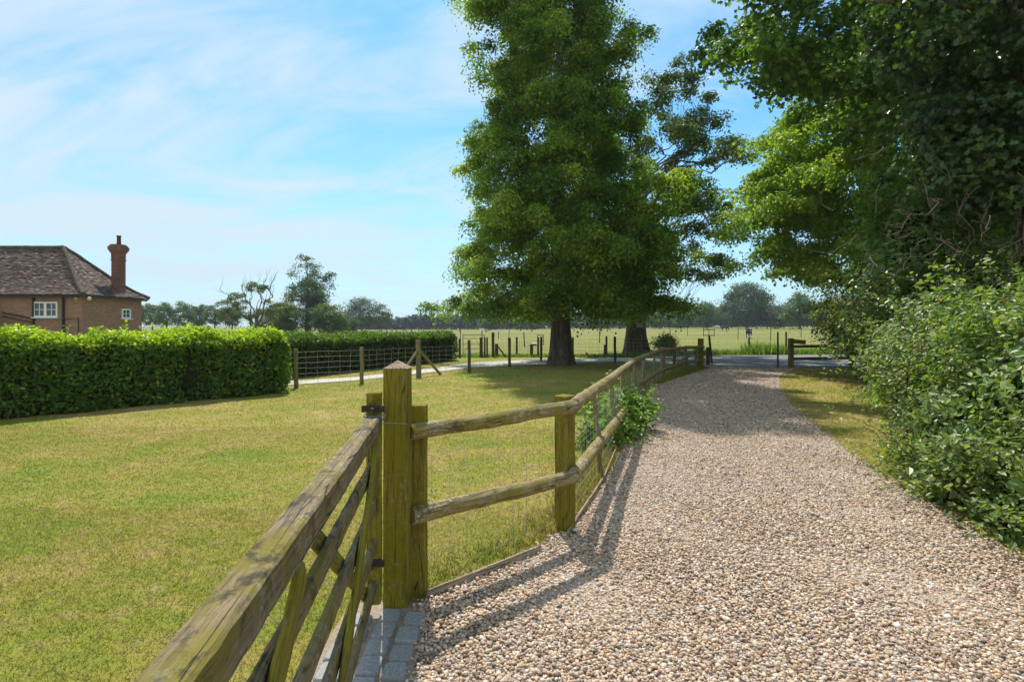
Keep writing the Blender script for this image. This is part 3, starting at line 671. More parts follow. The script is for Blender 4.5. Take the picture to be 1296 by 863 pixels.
shrub('bramble_thicket', 'wide light-green bramble thicket with white bindweed flowers along the near right edge of the drive', 'shrub',
      [(5.35, 5.3, .75, 1.35, 1.45, 1.15), (5.6, 3.9, .7, 1.5, 1.4, 1.05), (6.7, 5.9, 1.0, 1.6, 1.5, 1.35), (4.45, 4.55, .18, .72, .75, .55), (4.3, 3.5, .12, .62, .8, .5), (4.65, 5.5, .35, .65, .7, .7), (4.0, 4.35, .05, .42, .5, .38), (3.9, 3.6, .05, .38, .6, .34), (4.15, 5.1, .06, .42, .5, .42), (3.85, 2.9, .05, .4, .5, .32)],
      62000, .060, LM['bramble'], OVAL, 61, stems=260, flowers=7, core=.62)
shrub('rose_bush', 'leafy rose bush with arching sprigs at the bend of the grass verge', 'shrub',
      [(5.3, 6.9, .75, .88, .95, .88), (4.85, 6.3, .3, .50, .6, .6), (4.4, 5.9, .05, .28, .45, .3), (6.1, 7.4, 1.0, 1.0, 1.0, .9)], 26000, .058, LM['bramble'], OVAL, 62, stems=150, core=.62)
shrub('hazel_shrub', 'mid-green hazel shrub with pale shining leaves behind the rose bush', 'shrub',
      [(8.0, 10.6, 1.5, 1.4, 1.4, 1.7), (8.4, 9.6, 1.6, 1.2, 1.0, 1.3), (7.3, 9.4, .9, .95, 1.0, 1.1), (8.6, 11.6, 3.2, 1.4, 1.3, 1.5)], 26000, .085, LM['hazel'], OVAL, 63, stems=60, core=.62)
shrub('laurel_shrub', 'rounded glossy laurel shrub mass between the hazel and the dark holly', 'shrub',
      [(10.0, 14.6, 1.2, 1.7, 1.6, 1.6), (11.2, 16.7, 1.3, 1.8, 1.9, 1.9), (9.0, 13.0, 1.0, 1.2, 1.2, 1.3)], 24000, .085, LM['laureld'], OVAL, 64, stems=40, core=.82)
shrub('holly_bush', 'dark rounded holly bush beside the right gate post of the entrance', 'shrub',
      [(12.55, 20.6, 1.1, 1.35, 1.3, 1.45), (13.8, 19.6, 1.3, 1.5, 1.4, 1.7)], 16000, .09, LM['holly'], KITE, 65)
shrub('fence_plant', 'clump of bright green leafy border plant growing through the rail fence', 'plant',
      [(1.45, 8.1, .10, .32, .4, .36), (1.80, 8.7, .12, .34, .42, .42), (1.15, 7.5, .05, .24, .3, .24)], 3200, .065, LM['daylily'], OVAL, 66, stems=45, sprig=.24, core=.5, up=.7)
shrub('trunk_sucker_bush', 'small leafy bush growing at the foot of the oak trunk', 'bush', [(8.15, 30.2, .45, .55, .5, .6)], 1600, .12, LM['lime'], KITE, 67, lump=.2, core=.5)

# ------------------------------------------------------------------ hedges
def hedge(name, label, A, B, depth, h, n, leaf, lmat, seed, tmpl=OVAL, bumpy=.06, top_rough=.07, tone=.2, bow=None):
    """clipped hedge: front face runs A->B, body lies to the left of A->B (away from the camera)"""
    r = np.random.default_rng(seed); A = np.array([*A, 0.]); B = np.array([*B, 0.]); u = (B - A); L = np.linalg.norm(u); u /= L; w = np.array([-u[1], u[0], 0.]); t = thing(name, label, 'hedge', (A + B) / 2 + w * depth / 2)
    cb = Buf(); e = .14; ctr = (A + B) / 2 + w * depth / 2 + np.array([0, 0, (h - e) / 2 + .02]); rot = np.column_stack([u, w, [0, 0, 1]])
    box(cb, ctr, (L - 2 * e, depth - 2 * e, h - e - .04), rot); cb.build('dark_core', CORE, t)  # solid dark box that closes the view through the leaves
    f = Buf(); rc_ = .22
    def put(nn, face):
        a = r.uniform(0, L, nn); c = r.uniform(0, depth, nn); z = r.uniform(0.02, h, nn)
        dep = -r.random(nn) ** 1.5 * .22 + .02
        if face == 'front': c = -dep; N_ = np.array([0, -1, 0.])
        elif face == 'back': c = depth + dep; N_ = np.array([0, 1, 0.])
        elif face == 'endb': a = L + dep; N_ = np.array([1, 0, 0.])
        elif face == 'enda': a = -dep; N_ = np.array([-1, 0, 0.])
        else: z = h + dep + np.abs(r.normal(0, top_rough * .6, nn)); N_ = np.array([0, 0, 1.])
        bm = bumpy * (np.sin(a * 1.9 + 1) * np.sin(z * 3.1) + .7 * np.sin(a * 4.3 + z * 2 + 2) + .5 * np.sin(a * 7.7 + c * 3))
        P = np.stack([a, c, z], 1) + N_ * bm[:, None] * .6
        P[:, 2] += (P[:, 2] / h) ** 3 * .035 * (np.sin(P[:, 0] * 1.3 + 2) + .8 * np.sin(P[:, 0] * 3.7 + P[:, 1] * 2))
        if face == 'front': P[:, 1] += .10 * np.clip(.18 - P[:, 2], 0, 1) / .18 * r.random(nn)
        # round the corners
        for ax, lo, hi in ((0, 0, L), (1, 0, depth)):
            q = np.clip((rc_ - (P[:, ax] - lo)) / rc_, 0, 1) + np.clip((rc_ - (hi - P[:, ax])) / rc_, 0, 1); P[:, 2] -= q ** 2 * .12 * (P[:, 2] / h) ** 4
        Pw = A + P[:, 0:1] * u + P[:, 1:2] * w + P[:, 2:3] * np.array([0, 0, 1.]); Nw = N_[0] * u + N_[1] * w + np.array([0, 0, N_[2]])
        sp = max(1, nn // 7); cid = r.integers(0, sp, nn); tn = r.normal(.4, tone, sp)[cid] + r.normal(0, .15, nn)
        if face == 'top': tn = tn + .35  # backlit brightness of the top put into the leaf tone
        tn = tn + .45 * np.clip((z - (h - .22)) / .22, 0, 1) * (r.random(nn) < .75)  # brighter towards the top: backlit band and new growth put into tone
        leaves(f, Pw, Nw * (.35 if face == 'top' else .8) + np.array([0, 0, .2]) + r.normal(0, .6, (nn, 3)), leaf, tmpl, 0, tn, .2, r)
    ar = {'front': L * h, 'top': L * depth * 1.4, 'endb': depth * h, 'enda': depth * h, 'back': L * h * .35}; s = sum(ar.values())
    for k_, v_ in ar.items(): put(int(n * v_ / s), k_)
    # young shoots sticking out of the top, coloured bright like the backlit band
    ns = int(L * 22); a = r.uniform(0, L, ns); c = r.uniform(0, depth, ns); hh = r.uniform(.02, .12, ns) * (1 + (r.random(ns) > .93) * 1.0)
    for k_ in range(5):
        P = A + a[:, None] * u + c[:, None] * w + np.array([0, 0, 1.]) * (h + hh * (k_ + 1) / 3)[:, None] + r.normal(0, leaf * .3, (ns, 3))
        leaves(f, P, r.normal(0, .8, (ns, 3)) + [0, 0, .4], leaf * .9, tmpl, 0, r.uniform(.7, 1, ns), -.6, r)
    f.build('foliage', lmat, t); return t
a1 = G(0, 532)[:2]; b1 = G(364, 497)[:2]; ud = (b1 - a1) / np.linalg.norm(b1 - a1)
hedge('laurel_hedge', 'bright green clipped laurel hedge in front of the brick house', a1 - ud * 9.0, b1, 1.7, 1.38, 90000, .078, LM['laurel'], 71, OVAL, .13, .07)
hedge('yew_hedge', 'darker low clipped yew hedge behind the wire fence and pale track', G(368, 482)[:2] + np.array([-2.0, -3.2]), G(578, 456)[:2], 1.5, 1.22, 42000, .085, LM['yew'], 72, KITE, .10, .05)

# ------------------------------------------------------------------ grass blades
def blades():
    b = Buf()
    def put(y0, y1, dens, h, w, xl, xr, side='l'):
        n = int((y1 - y0) * (xr - xl) * dens); x = rng.uniform(xl, xr, n); y = rng.uniform(y0, y1, n)
        l, r_ = drive_l(y), drive_r(y); off = rng.normal(0, .02, n)
        k = ((x < l - .03 + off) | (x > r_ + .02 + off)) & (np.abs(x) < y * .95 + .3)
        k &= ~((x > -.94) & (x < -.45) & (y < 3.28))
        # fence line: bare, not on the track
        x = x[k]; y = y[k]; n = len(x); a = rng.uniform(0, 6.28, n); ln = rng.normal(0, .9, (n, 2)); hh = h * rng.uniform(.4, 1.25, n)
        d = np.column_stack([np.cos(a), np.sin(a)]) * (w / 2)
        V = np.zeros((n, 3, 3)); V[:, 0, 0] = x - d[:, 0]; V[:, 0, 1] = y - d[:, 1]; V[:, 1, 0] = x + d[:, 0]; V[:, 1, 1] = y + d[:, 1]
        V[:, 2, 0] = x + ln[:, 0] * hh; V[:, 2, 1] = y + ln[:, 1] * hh; V[:, 2, 2] = hh
        b.add(V.reshape(-1, 3), (np.arange(n)[:, None] * 3 + np.arange(3)[None]), 0, rng.random(n))
    put(2.3, 5.0, 6500, .022, .0045, -4.8, .6)
    put(5.0, 9.0, 2300, .018, .008, -8.8, 2.0)
    put(9.0, 16, 520, .020, .014, -15, 3.3)
    put(16, 25, 150, .025, .026, -10, 8)
    put(4.5, 12, 1500, .022, .009, 3.7, 7.5)
    put(12, 22, 350, .028, .016, 5.5, 13)
    o = b.build('grass', BLADE); tag(o, 'short dry green grass blades of the mown lawn', 'grass', kind='stuff')
    # long grass under the fence line
    b = Buf()
    P = cat_rom([(-.6, 3.4), (.36, 4.3), (.7, 5.1), (.95, 6.0), (1.32, 7.4), (1.85, 9.2), (2.9, 12.8), (3.7, 15.1), (5.9, 19.6), (7.0, 21.5)], 400)
    n = 16000; i = rng.integers(0, 400, n); x = P[i, 0] + rng.normal(-.10, .13, n); y = P[i, 1] + rng.normal(.03, .12, n); k = x < drive_l(y) + .02; x = x[k]; y = y[k]; n = len(x)
    hh = rng.uniform(.02, .17, n) * rng.uniform(.3, 1.0, n) * np.where(y < 4.3, .5, 1); a = rng.uniform(0, 6.28, n); w = .0035 + .0005 * y; d = np.column_stack([np.cos(a) * w, np.sin(a) * w]); ln = rng.normal(0, .45, (n, 2))
    V = np.zeros((n, 3, 3)); V[:, 0, 0] = x - d[:, 0]; V[:, 0, 1] = y - d[:, 1]; V[:, 1, 0] = x + d[:, 0]; V[:, 1, 1] = y + d[:, 1]; V[:, 2, 0] = x + ln[:, 0] * hh; V[:, 2, 1] = y + ln[:, 1] * hh; V[:, 2, 2] = hh
    b.add(V.reshape(-1, 3), (np.arange(n)[:, None] * 3 + np.arange(3)[None]), 0, rng.random(n))
    o = b.build('long_grass', BLADE); tag(o, 'longer uncut grass along the foot of the rail fence', 'grass', kind='stuff')
    # weeds and tall grass on the far side of the road
    b = Buf(); n = 9000; x = rng.uniform(-14, 20, n); y = 30.9 + .10 * np.maximum(x - 9, 0) + rng.normal(0, .28, n); y = np.where(x < 7, 29.0 + rng.normal(0, .25, n), y)
    tall = np.interp(x, [-14, 5, 7, 9, 12.5, 13, 15, 15.5, 20], [.16, .2, .35, .4, .35, .8, .75, .4, .4]); hh = tall * rng.uniform(.4, 1.1, n)
    a = rng.uniform(0, 6.28, n); w = .03; d = np.column_stack([np.cos(a), np.sin(a)]) * w; ln = rng.normal(0, .35, (n, 2))
    V = np.zeros((n, 3, 3)); V[:, 0, 0] = x - d[:, 0]; V[:, 0, 1] = y - d[:, 1]; V[:, 1, 0] = x + d[:, 0]; V[:, 1, 1] = y + d[:, 1]; V[:, 2, 0] = x + ln[:, 0] * hh; V[:, 2, 1] = y + ln[:, 1] * hh; V[:, 2, 2] = hh
    b.add(V.reshape(-1, 3), (np.arange(n)[:, None] * 3 + np.arange(3)[None]), 0, rng.random(n))
    o = b.build('roadside_weeds', LM['hazel']); tag(o, 'dark green weeds and rough grass below the field fence', 'weeds', kind='stuff')
blades()

def litter():
    b = Buf(); n = 420; y = rng.uniform(3, 14, n); x = drive_r(y) - rng.exponential(.35, n) + .1; k = x > drive_l(y) + .1; x = x[k]; y = y[k]
    leaves(b, np.column_stack([x, y, np.full(len(x), .026)]), rng.normal(0, .35, (len(x), 3)) + [0, 0, 1], .032, KITE)
    o = b.build('fallen_leaves', M('dry_leaf').col((.20, .13, .05), .8)); tag(o, 'scattered dry leaves on the right side of the gravel', 'leaves', kind='stuff')
litter()
# ------------------------------------------------------------------ the near gate
SD, FD = 3.10, 0.12                              # stile and free end depths
def gp(d, z): return np.array([-.389 - .1165 * d, d, z])
def near_gate():
    t = thing('field_gate', 'weathered wooden five-bar gate hung on the green gate post, running towards the viewer', 'gate', gp(SD, 0))
    u = gp(SD, 0) - gp(FD, 0); u /= np.linalg.norm(u); side = np.array([u[1], -u[0], 0])
    timber('top_rail', gp(FD, 1.068), gp(SD + .02, 1.068), .082, .094, WGATE, t, jit=.0016, ch=.008, seg=60)
    for i, z in enumerate((.85, .635, .42, .20)):
        timber('rail', gp(FD, z), gp(SD - .03, z), .026, .075, WGATE, t, jit=.0015, ch=.005)
    timber('hanging_stile', gp(SD, .10), gp(SD, 1.235), .085, .075, WGREEN, t, up=side, jit=.0015, ch=.008)
    timber('shutting_stile', gp(FD - .03, .10), gp(FD - .03, 1.10), .07, .075, WGREEN, t, up=side)
    for s_, (p, q) in zip((1, -1, 1, -1), (((SD - .08, 1.0), (1.60, .15)), ((SD - .06, .15), (1.72, .99)), ((1.42, .99), (.2, .2)), ((1.60, .15), (.45, .99)))):
        o_ = side * .030 * s_
        timber('brace', gp(*p) + o_, gp(*q) + o_, .022, .070, WGREEN, t)
    for z in (1.155, .33):
        hb = Buf(); tube(hb, [gp(SD - .12, z), gp(SD + .09, z)], .011, 8); tube(hb, [gp(SD + .075, z - .05), gp(SD + .075, z + .05)], .012, 8); box(hb, gp(SD - .055, z), (.12, .02, .035))
        hb.build('hinge', IRON, t)
near_gate()
def twine():
    b = Buf(); c = gp(SD, 1.108); pts = []
    for k in range(40):
        a = k / 39 * 2 * math.pi * 2.0; pts.append(c + np.array([.058 * math.cos(a) * (1 + .04 * math.sin(3 * a)), .058 * math.sin(a), .006 * math.sin(a * 1.5) + .004 * k / 39]))
    tube(b, pts, .0028, 5, caps=False)
    q = [np.array([gp(SD, 0)[0] + .05, SD + .03, 1.11]), np.array([-.725, 3.16, 1.06]), np.array([-.655, 3.178, 1.055]), np.array([-.59, 3.188, 1.05])]
    tube(b, cat_rom(q, 20), .0028, 5, caps=False)
    tag(b.build('baler_twine', TWINE, origin=c), 'faded blue baler twine tied round the gate stile and green post', 'twine')
twine()
def gate_post():
    x, y = -.657, 3.27; t = thing('gate_post', 'thick square algae-green gate post with pyramid top beside the open gate', 'post', (x, y, 0))
    timber('post_shaft', (x, y, -.02), (x, y, 1.352), .138, .138, WGREEN, t, up=(0, 1, 0), jit=.0008, ch=.006)
    b = Buf(); h = .071; V = [(x - h, y - h, 1.3575), (x + h, y - h, 1.3575), (x + h, y + h, 1.3575), (x - h, y + h, 1.3575), (x, y, 1.402)]
    b.add(V, [[0, 1, 4], [1, 2, 4], [2, 3, 4], [3, 0, 4]]); b.add(V[:4][::-1], [[0, 1, 2, 3]]); b.build('pyramid_top', WCAP, t)
gate_post()

# ------------------------------------------------------------------ rail fence along the drive
def netting(buf, P, z0, z1, hstep, vstep, rad, sides=3):
    """stock netting along polyline P (x,y): horizontals and verticals"""
    P = np.asarray(P, float); s = np.concatenate([[0], np.cumsum(np.linalg.norm(np.diff(P, axis=0), axis=1))])
    at = lambda q: np.array([np.interp(q, s, P[:, 0]), np.interp(q, s, P[:, 1])])
    n = int(s[-1] / .5) + 2; hs = np.arange(z0, z1 + .01, hstep)
    for z in hs:
        tube(buf, [np.array([*at(q), z + .006 * math.sin(q * 5 + z * 9)]) for q in np.linspace(0, s[-1], n)], rad, sides, caps=False)
    for q in np.arange(vstep / 2, s[-1], vstep):
        p = at(q); tube(buf, [np.array([*p, z0 - .02]), np.array([*(p + rng.normal(0, .004, 2)), (z0 + z1) / 2]), np.array([*p, z1])], rad, sides, caps=False)

def rail_fence():
    t = thing('rail_fence', 'rustic round-rail wooden fence with netting curving along the left of the gravel drive', 'fence', (-.562, 3.41, 0))
    timber('post', (-.562, 3.41, -.02), (-.562, 3.41, 1.125), .10, .10, WGREEN, t, up=(0, 1, 0), ch=.008)
    timber('post', (.414, 4.45, -.02), (.414, 4.45, 1.05), .125, .125, WGREEN, t, up=(.7, .7, 0), ch=.012)
    thin = [((.937, 5.97), (.84, 5.93), 1.0, .026), ((1.37, 7.48), (1.29, 7.45), 1.01, .028), ((1.91, 9.4), (1.90, 9.4), 1.0, .03), ((2.27, 10.5), (2.26, 10.5), .98, .03),
            ((2.99, 12.9), (2.99, 12.9), .95, .032), ((3.78, 15.2), (3.80, 15.2), .90, .034), ((6.03, 19.7), (6.03, 19.7), .90, .05), ((6.57, 20.3), (6.57, 20.3), .84, .05)]
    for (bx, by), (tx, ty), h, r in thin: pole('post', (bx, by, -.02), (tx, ty, h), r, r * .92, WPOST, t, 10, .01)
    for (bx, by), h, w in (((1.72, 8.75), .97, .10), ((4.52, 17.05), .95, .13), ((7.23, 21.8), 1.10, .18)): timber('post', (bx, by, -.02), (bx, by, h), w, w, WPOST if w < .18 else WGREEN, t, up=(0, 1, 0), ch=.01)
    top = [np.array([-.66, 3.26, .985]), np.array([.44, 4.35, .985]), W(756, 491, 5.75), W(802, 457, 10.3), W(839, 443, 16.85), W(868, 440, 19.5), W(890, 439.5, 21.6)]
    top[0] = W(518, 546, 3.30); top[1] = W(727, 513.5, 4.33)
    jo = lambda i: np.array([0, 0, (.007 if i % 2 else -.004)]); 
    rad = [.048, .052, .052, .050, .055, .06, .06]
    for i in range(len(top) - 1):
        pole('top_rail', top[i] + jo(i) + (top[i + 1] - top[i]) / np.linalg.norm(top[i + 1] - top[i]) * .004, top[i + 1] + jo(i) - (top[i + 1] - top[i]) / np.linalg.norm(top[i + 1] - top[i]) * .002, rad[i], rad[i + 1] * .96, WRAIL, t, 14, .004, .03)
    low = [W(520, 652, 3.30), W(727, 602, 4.32), W(761, 557, 5.85), W(795, 513, 8.9), W(806.5, 487, 10.9), W(839, 468, 16.85), W(871, 458.5, 19.8), W(891, 455, 21.6)]
    for i in range(len(low) - 1):
        pole('lower_rail', low[i] + jo(i) + (low[i + 1] - low[i]) / np.linalg.norm(low[i + 1] - low[i]) * .004, low[i + 1] + jo(i) - (low[i + 1] - low[i]) / np.linalg.norm(low[i + 1] - low[i]) * .002, .052, .050, WRAIL, t, 14, .004, .03)
    pole('brace_rail', W(858, 458.5, 18.3), W(885, 442, 21.2), .045, .04, WRAIL, t, 10, .01)
    nb = Buf(); P = [(-.55, 3.47), (.42, 4.53), (.93, 6.02), (1.36, 7.5), (2.27, 10.55), (2.99, 12.95), (4.52, 17.1), (7.2, 21.85)]
    netting(nb, P[:4], .06, .80, .123, .15, .0016); netting(nb, P[3:], .06, .80, .15, .30, .003)
    nb.build('wire_netting', METAL, t)
rail_fence()
def edging():
    A = [(-.50, 3.33), (.20, 4.02)]; B = [(.42, 4.30), (.94, 5.85)]; C_ = [(.96, 5.9), (1.38, 7.45)]
    for i, ((p, q), lab) in enumerate(((A, 'thin edging board between gravel and lawn below the first fence bay'), (B, 'thin edging board in the second fence bay past the thick post'), (C_, 'thin edging board in the third fence bay next to the leafy clump'))):
        tag(timber('edging_board', (*p, .022), (*q, .022), .018, .06, WBOARD, None, jit=.001, ch=.003), lab, 'edging board', 'edging boards along the drive')
edging()

# ------------------------------------------------------------------ wire fence round the lawn
def lawn_fence():
    pts = [(-9.6, 12.9), G(375, 491)[:2], G(458, 485.5)[:2], G(530, 477)[:2], G(594, 471)[:2], G(645, 464)[:2], (1.3, 25.4), (4.45, 24.5), (5.9, 20.7)]
    t = thing('wire_fence', 'post and wire stock fence between the lawn and the pale track', 'fence', (*pts[1], 0)); hs = [1.1, 1.0, 1.0, 1.14, 1.1, 1.12, 1.1, 1.12, 1.1]
    for i, (p, h) in enumerate(zip(pts, hs)): pole('post', (*p, -.02), (p[0] + rng.normal(0, .01), p[1], h), .055 if i != 3 else .085, .053 if i != 3 else .08, WPOST if i < 4 else WDARK, t, 10, .005)
    c = np.array([*pts[3], .80]); e1 = (np.array(pts[4]) - pts[3]); e1 /= np.linalg.norm(e1); e0 = (np.array(pts[2]) - pts[3]); e0 /= np.linalg.norm(e0)
    for e, l in ((e1, .95), (e0, .95)): pole('strut', c + np.array([*e * .07, 0]), np.array([pts[3][0] + e[0] * l, pts[3][1] + e[1] * l, .0]), .045, .045, WPOST, t, 10)
    nb = Buf(); netting(nb, pts, .08, .92, .14, .30, .003); nb.build('wire_netting', METAL, t)
lawn_fence()
def field_fence():
    Y = 29.3; t = thing('field_fence', 'long post and wire fence along the near edge of the dry field', 'fence', (0, Y, 0))
    def fp(px): x = (px - CX) * Y / F; d = Y + (.10 * max(x - 8, 0)); d = d + (1.6 if px > 880 else 0); return np.array([(px - CX) * d / F, d])
    spec = [(654, 1.0), (693 - 12, 1.0), (725, 1.0), (767.5, 1.05), (808, 1.1), (850, 1.05), (948, .95), (995, 1.25), (1100, 1.1), (1180, 1.1)]
    for px, h in spec: p = fp(px); pole('post', (*p, -.02), (*p, h), .055, .052, WDARK, t, 8)
    for px, h, r in ((672.5, .65, .10), (628.5, .66, .10), (765, .62, .09), (741.5, .22, .07), (810, .6, .1)): p = fp(px) + [0, -.25]; pole('post', (*p, -.02), (*p, h), r * .9, r * .88, WDARK, t, 9)
    nb = Buf(); netting(nb, [fp(630), fp(880), fp(900), fp(1180)], .1, .95, .2, .45, .004); nb.build('wire_netting', METAL, t)
field_fence()

def far_gate():
    d = 28.5; t = thing('metal_gate', 'small galvanised metal field gate at the end of the yew hedge', 'gate', (*((588 - CX) * d / F, d), 0)); b = Buf(); x0, x1 = (586 - CX) * d / F, (609 - CX) * d / F + .5
    x1 = x0 + 1.05
    for z in (.2, .45, .7, .95, 1.12): tube(b, [(x0, d, z), (x1, d + .3, z)], .018, 6)
    for a, c in (((x0, d), .15), ((x1, d + .3), .15)): tube(b, [(*a, .1), (*a, 1.14)], .02, 6)
    tube(b, [(x0, d, .15), ((x0 + x1) / 2, d + .15, 1.1), (x1, d + .3, .15)], .012, 5); b.build('gate_frame', STEEL, t)
    pp = [(583, .95, .10), (609, 1.0, .14), (613.5, 1.0, .08), (616.5, 1.0, .08), (624, 1.25, .13)]
    labs = ['post holding the metal gate next to the hedge end', 'thick short post closing the metal gate', 'left slat post of the narrow squeeze gap', 'right slat post of the narrow squeeze gap', 'tallest square post right of the squeeze gap']
    for (px, h, w), lb in zip(pp, labs):
        p = ((px - CX) * (d + .2) / F, d + .2 - (.5 if px == 583 else 0)); o = timber('fence_post', (*p, -.02), (*p, h), w * 1.1, w, WDARK, None, up=(0, 1, 0), ch=.01); tag(o, lb, 'post', 'posts by the metal gate')
    tag(pole('fence_strut', ((630 - CX) * 28.8 / F, 28.6, .55), ((641 - CX) * 28.8 / F, 28.5, .0), .04, .04, WDARK), 'slanting strut propping the short post right of the squeeze gap', 'strut')
far_gate()

# entrance posts
def entrance():
    x, y = (1001 - CX) * 21.2 / F, 21.2
    t = thing('entrance_fence', 'wooden post and two-rail fence at the right of the drive entrance running into the holly', 'fence', (x, y, 0))
    timber('post', (x, y, -.02), (x, y, 1.12), .16, .16, WGATE, t, up=(0, 1, 0), ch=.012)
    timber('post', (x + 2.6, y + .6, -.02), (x + 2.6, y + .6, 1.0), .12, .12, WPOST, t, up=(0, 1, 0))
    timber('rail', (x + .05, y, .82), (x + 2.6, y + .6, .82), .05, .11, WPOST, t); timber('rail', (x + .05, y, .36), (x + 2.6, y + .6, .36), .05, .11, WDARK, t)
    timber('cap_board', (x - .08, y - .085, 1.02), (x + .50, y - .085, .98), .04, .16, WGATE, t)
    tag(pole('thin_stake', (x - .30, y + .4, -.02), (x - .30, y + .4, 1.35), .035, .03, WDARK), 'thin dark stake just left of the right entrance post', 'stake')
    p = G(896, 462)[:2]; tag(pole('dark_stub_post', (*p, -.02), (*p, .72), .075, .07, WDARK), 'short dark post beside the last rail fence post', 'post')
    # frame on a post (feed or notice frame)
    p = np.array([(901 - CX) * 24.5 / F, 24.5]); t2 = thing('framed_post', 'dark leaning post with an empty rectangular frame on top, beside the road', 'post', (*p, 0))
    pole('post', (*p, -.02), (p[0] - .12, p[1], 1.15), .05, .045, WDARK, t2); b = Buf()
    for dz in (1.18, 1.42): tube(b, [(p[0] - .36, p[1], dz), (p[0] + .10, p[1], dz)], .014, 5)
    for dx_ in (-.36, .10): tube(b, [(p[0] + dx_, p[1], 1.12), (p[0] + dx_, p[1], 1.46)], .014, 5)
    b.build('frame', WDARK, t2)
    # mail box like box on short post, small notice frame near lime
    p = fpx(684, 30.2); t3 = thing('notice_frame', 'small dark frame on a stake just left of the lime trunk', 'sign frame', (*p, 0)); pole('stake', (*p, -.02), (*p, .75), .03, .03, WDARK, t3); b = Buf()
    for a, c in (((-.16, .55), (-.16, 1.1)), ((.16, .55), (.16, 1.1)), ((-.16, 1.1), (.18, 1.1)), ((-.16, .8), (.16, .8))): tube(b, [(p[0] + a[0], p[1], a[1]), (p[0] + c[0], p[1], c[1])], .02, 5)
    b.build('frame', WDARK, t3)
    p = fpx(676.5, 29.0); b = Buf(); box(b, (p[0], p[1], .62), (.22, .16, .10)); V = boxv((p[0], p[1], .70), (.26, .2, .05)); V[[1, 3, 5, 7], 1] = p[1]; b.add(V, BOXF); tube(b, [(p[0] - .12, p[1], .6), (p[0] - .22, p[1], .6)], .02, 6)
    tag(b.build('grey_box', STEEL, origin=(p[0], p[1], .6)), 'small grey roofed box fixed to the short thick post left of the lime trunk', 'box')
def fpx(px, d): return ((px - CX) * d / F, d)
entrance()
# sign on oak trunk
def oak_sign():
    b = Buf(); x, y, z = (810.0 - CX) * 30.1 / F, 30.1, CAMH + (HY - 412) * 30.1 / F; box(b, (x, y, z), (.30, .02, .20)); tube(b, [(x, y - .012, z + .07), (x, y + .35, z + .07)], .008, 5)
    tag(b.build('tree_sign', M('grey_notice').col((.36, .34, .32), .6), origin=(x, y, z)), 'small pale rectangular notice nailed to the oak trunk', 'sign')
oak_sign()
# stakes and white-topped markers out in the field
def field_bits():
    st = [(583 + 0, 60, 1.1), (644, 75, 1.2), (664, 42, 1.1), (759, 52, 1.1), (848.5, 60, 1.2), (897, 62, 1.2), (934, 66, 1.3), (975, 60, 1.6), (1014, 74, 1.4), (760, 95, 1.2), (700, 95, 1.2), (870, 90, 1.2), (920, 110, 1.3), (1000, 110, 1.2)]
    places = ['beyond the end of the yew hedge', 'left of the lime trunk, far out', 'left of the lime trunk, nearer', 'between the lime and oak trunks, nearer', 'just right of the oak trunk', 'above the last rail fence post', 'between the framed post and the grazing horse', 'right of the grazing horse', 'above the right entrance post', 'between the lime and oak trunks, far out', 'close beside the lime trunk, far out', 'between the oak and the distant horses', 'below the distant horses', 'far out above the entrance']
    for (px, d, h), pl in zip(st, places):
        p = fpx(px, d); z = float(gz(*p)); tag(pole('field_stake', (*p, z - .02), (p[0] + rng.normal(0, .05), p[1], z + h), .045, .04, WDARK, sides=6, seg=4), 'thin dark stake in the field ' + pl, 'stake', 'electric fence stakes in the field')
    for px, d, h, w, lb in ((610, 60, 1.2, .45, 'white-topped marker post in the field nearest the hedge end'), (631, 70, .95, .8, 'low stand with a wide white top in the field')):
        p = fpx(px, d); z = float(gz(*p)); t = thing('marker_post', lb, 'marker', (*p, z), 'white-topped markers in the field'); pole('stake', (*p, z - .02), (*p, z + h - .1), .05, .05, WDARK, t, 6, seg=4); b = Buf()
        box(b, (p[0], p[1], z + h), (w, .3, .22)); b.build('marker_top', WHITE, t)
    nb = Buf(); P = [(fpx(560, 58)[0], 58), (fpx(760, 56)[0], 56), (fpx(1020, 66)[0], 66)]
    for z in (.6, 1.0): tube(nb, [(x, y, z) for x, y in P], .012, 3, caps=False)
    tag(nb.build('electric_tape', METAL), 'thin twin strands of electric fence tape crossing the field', 'fence wire')
field_bits()

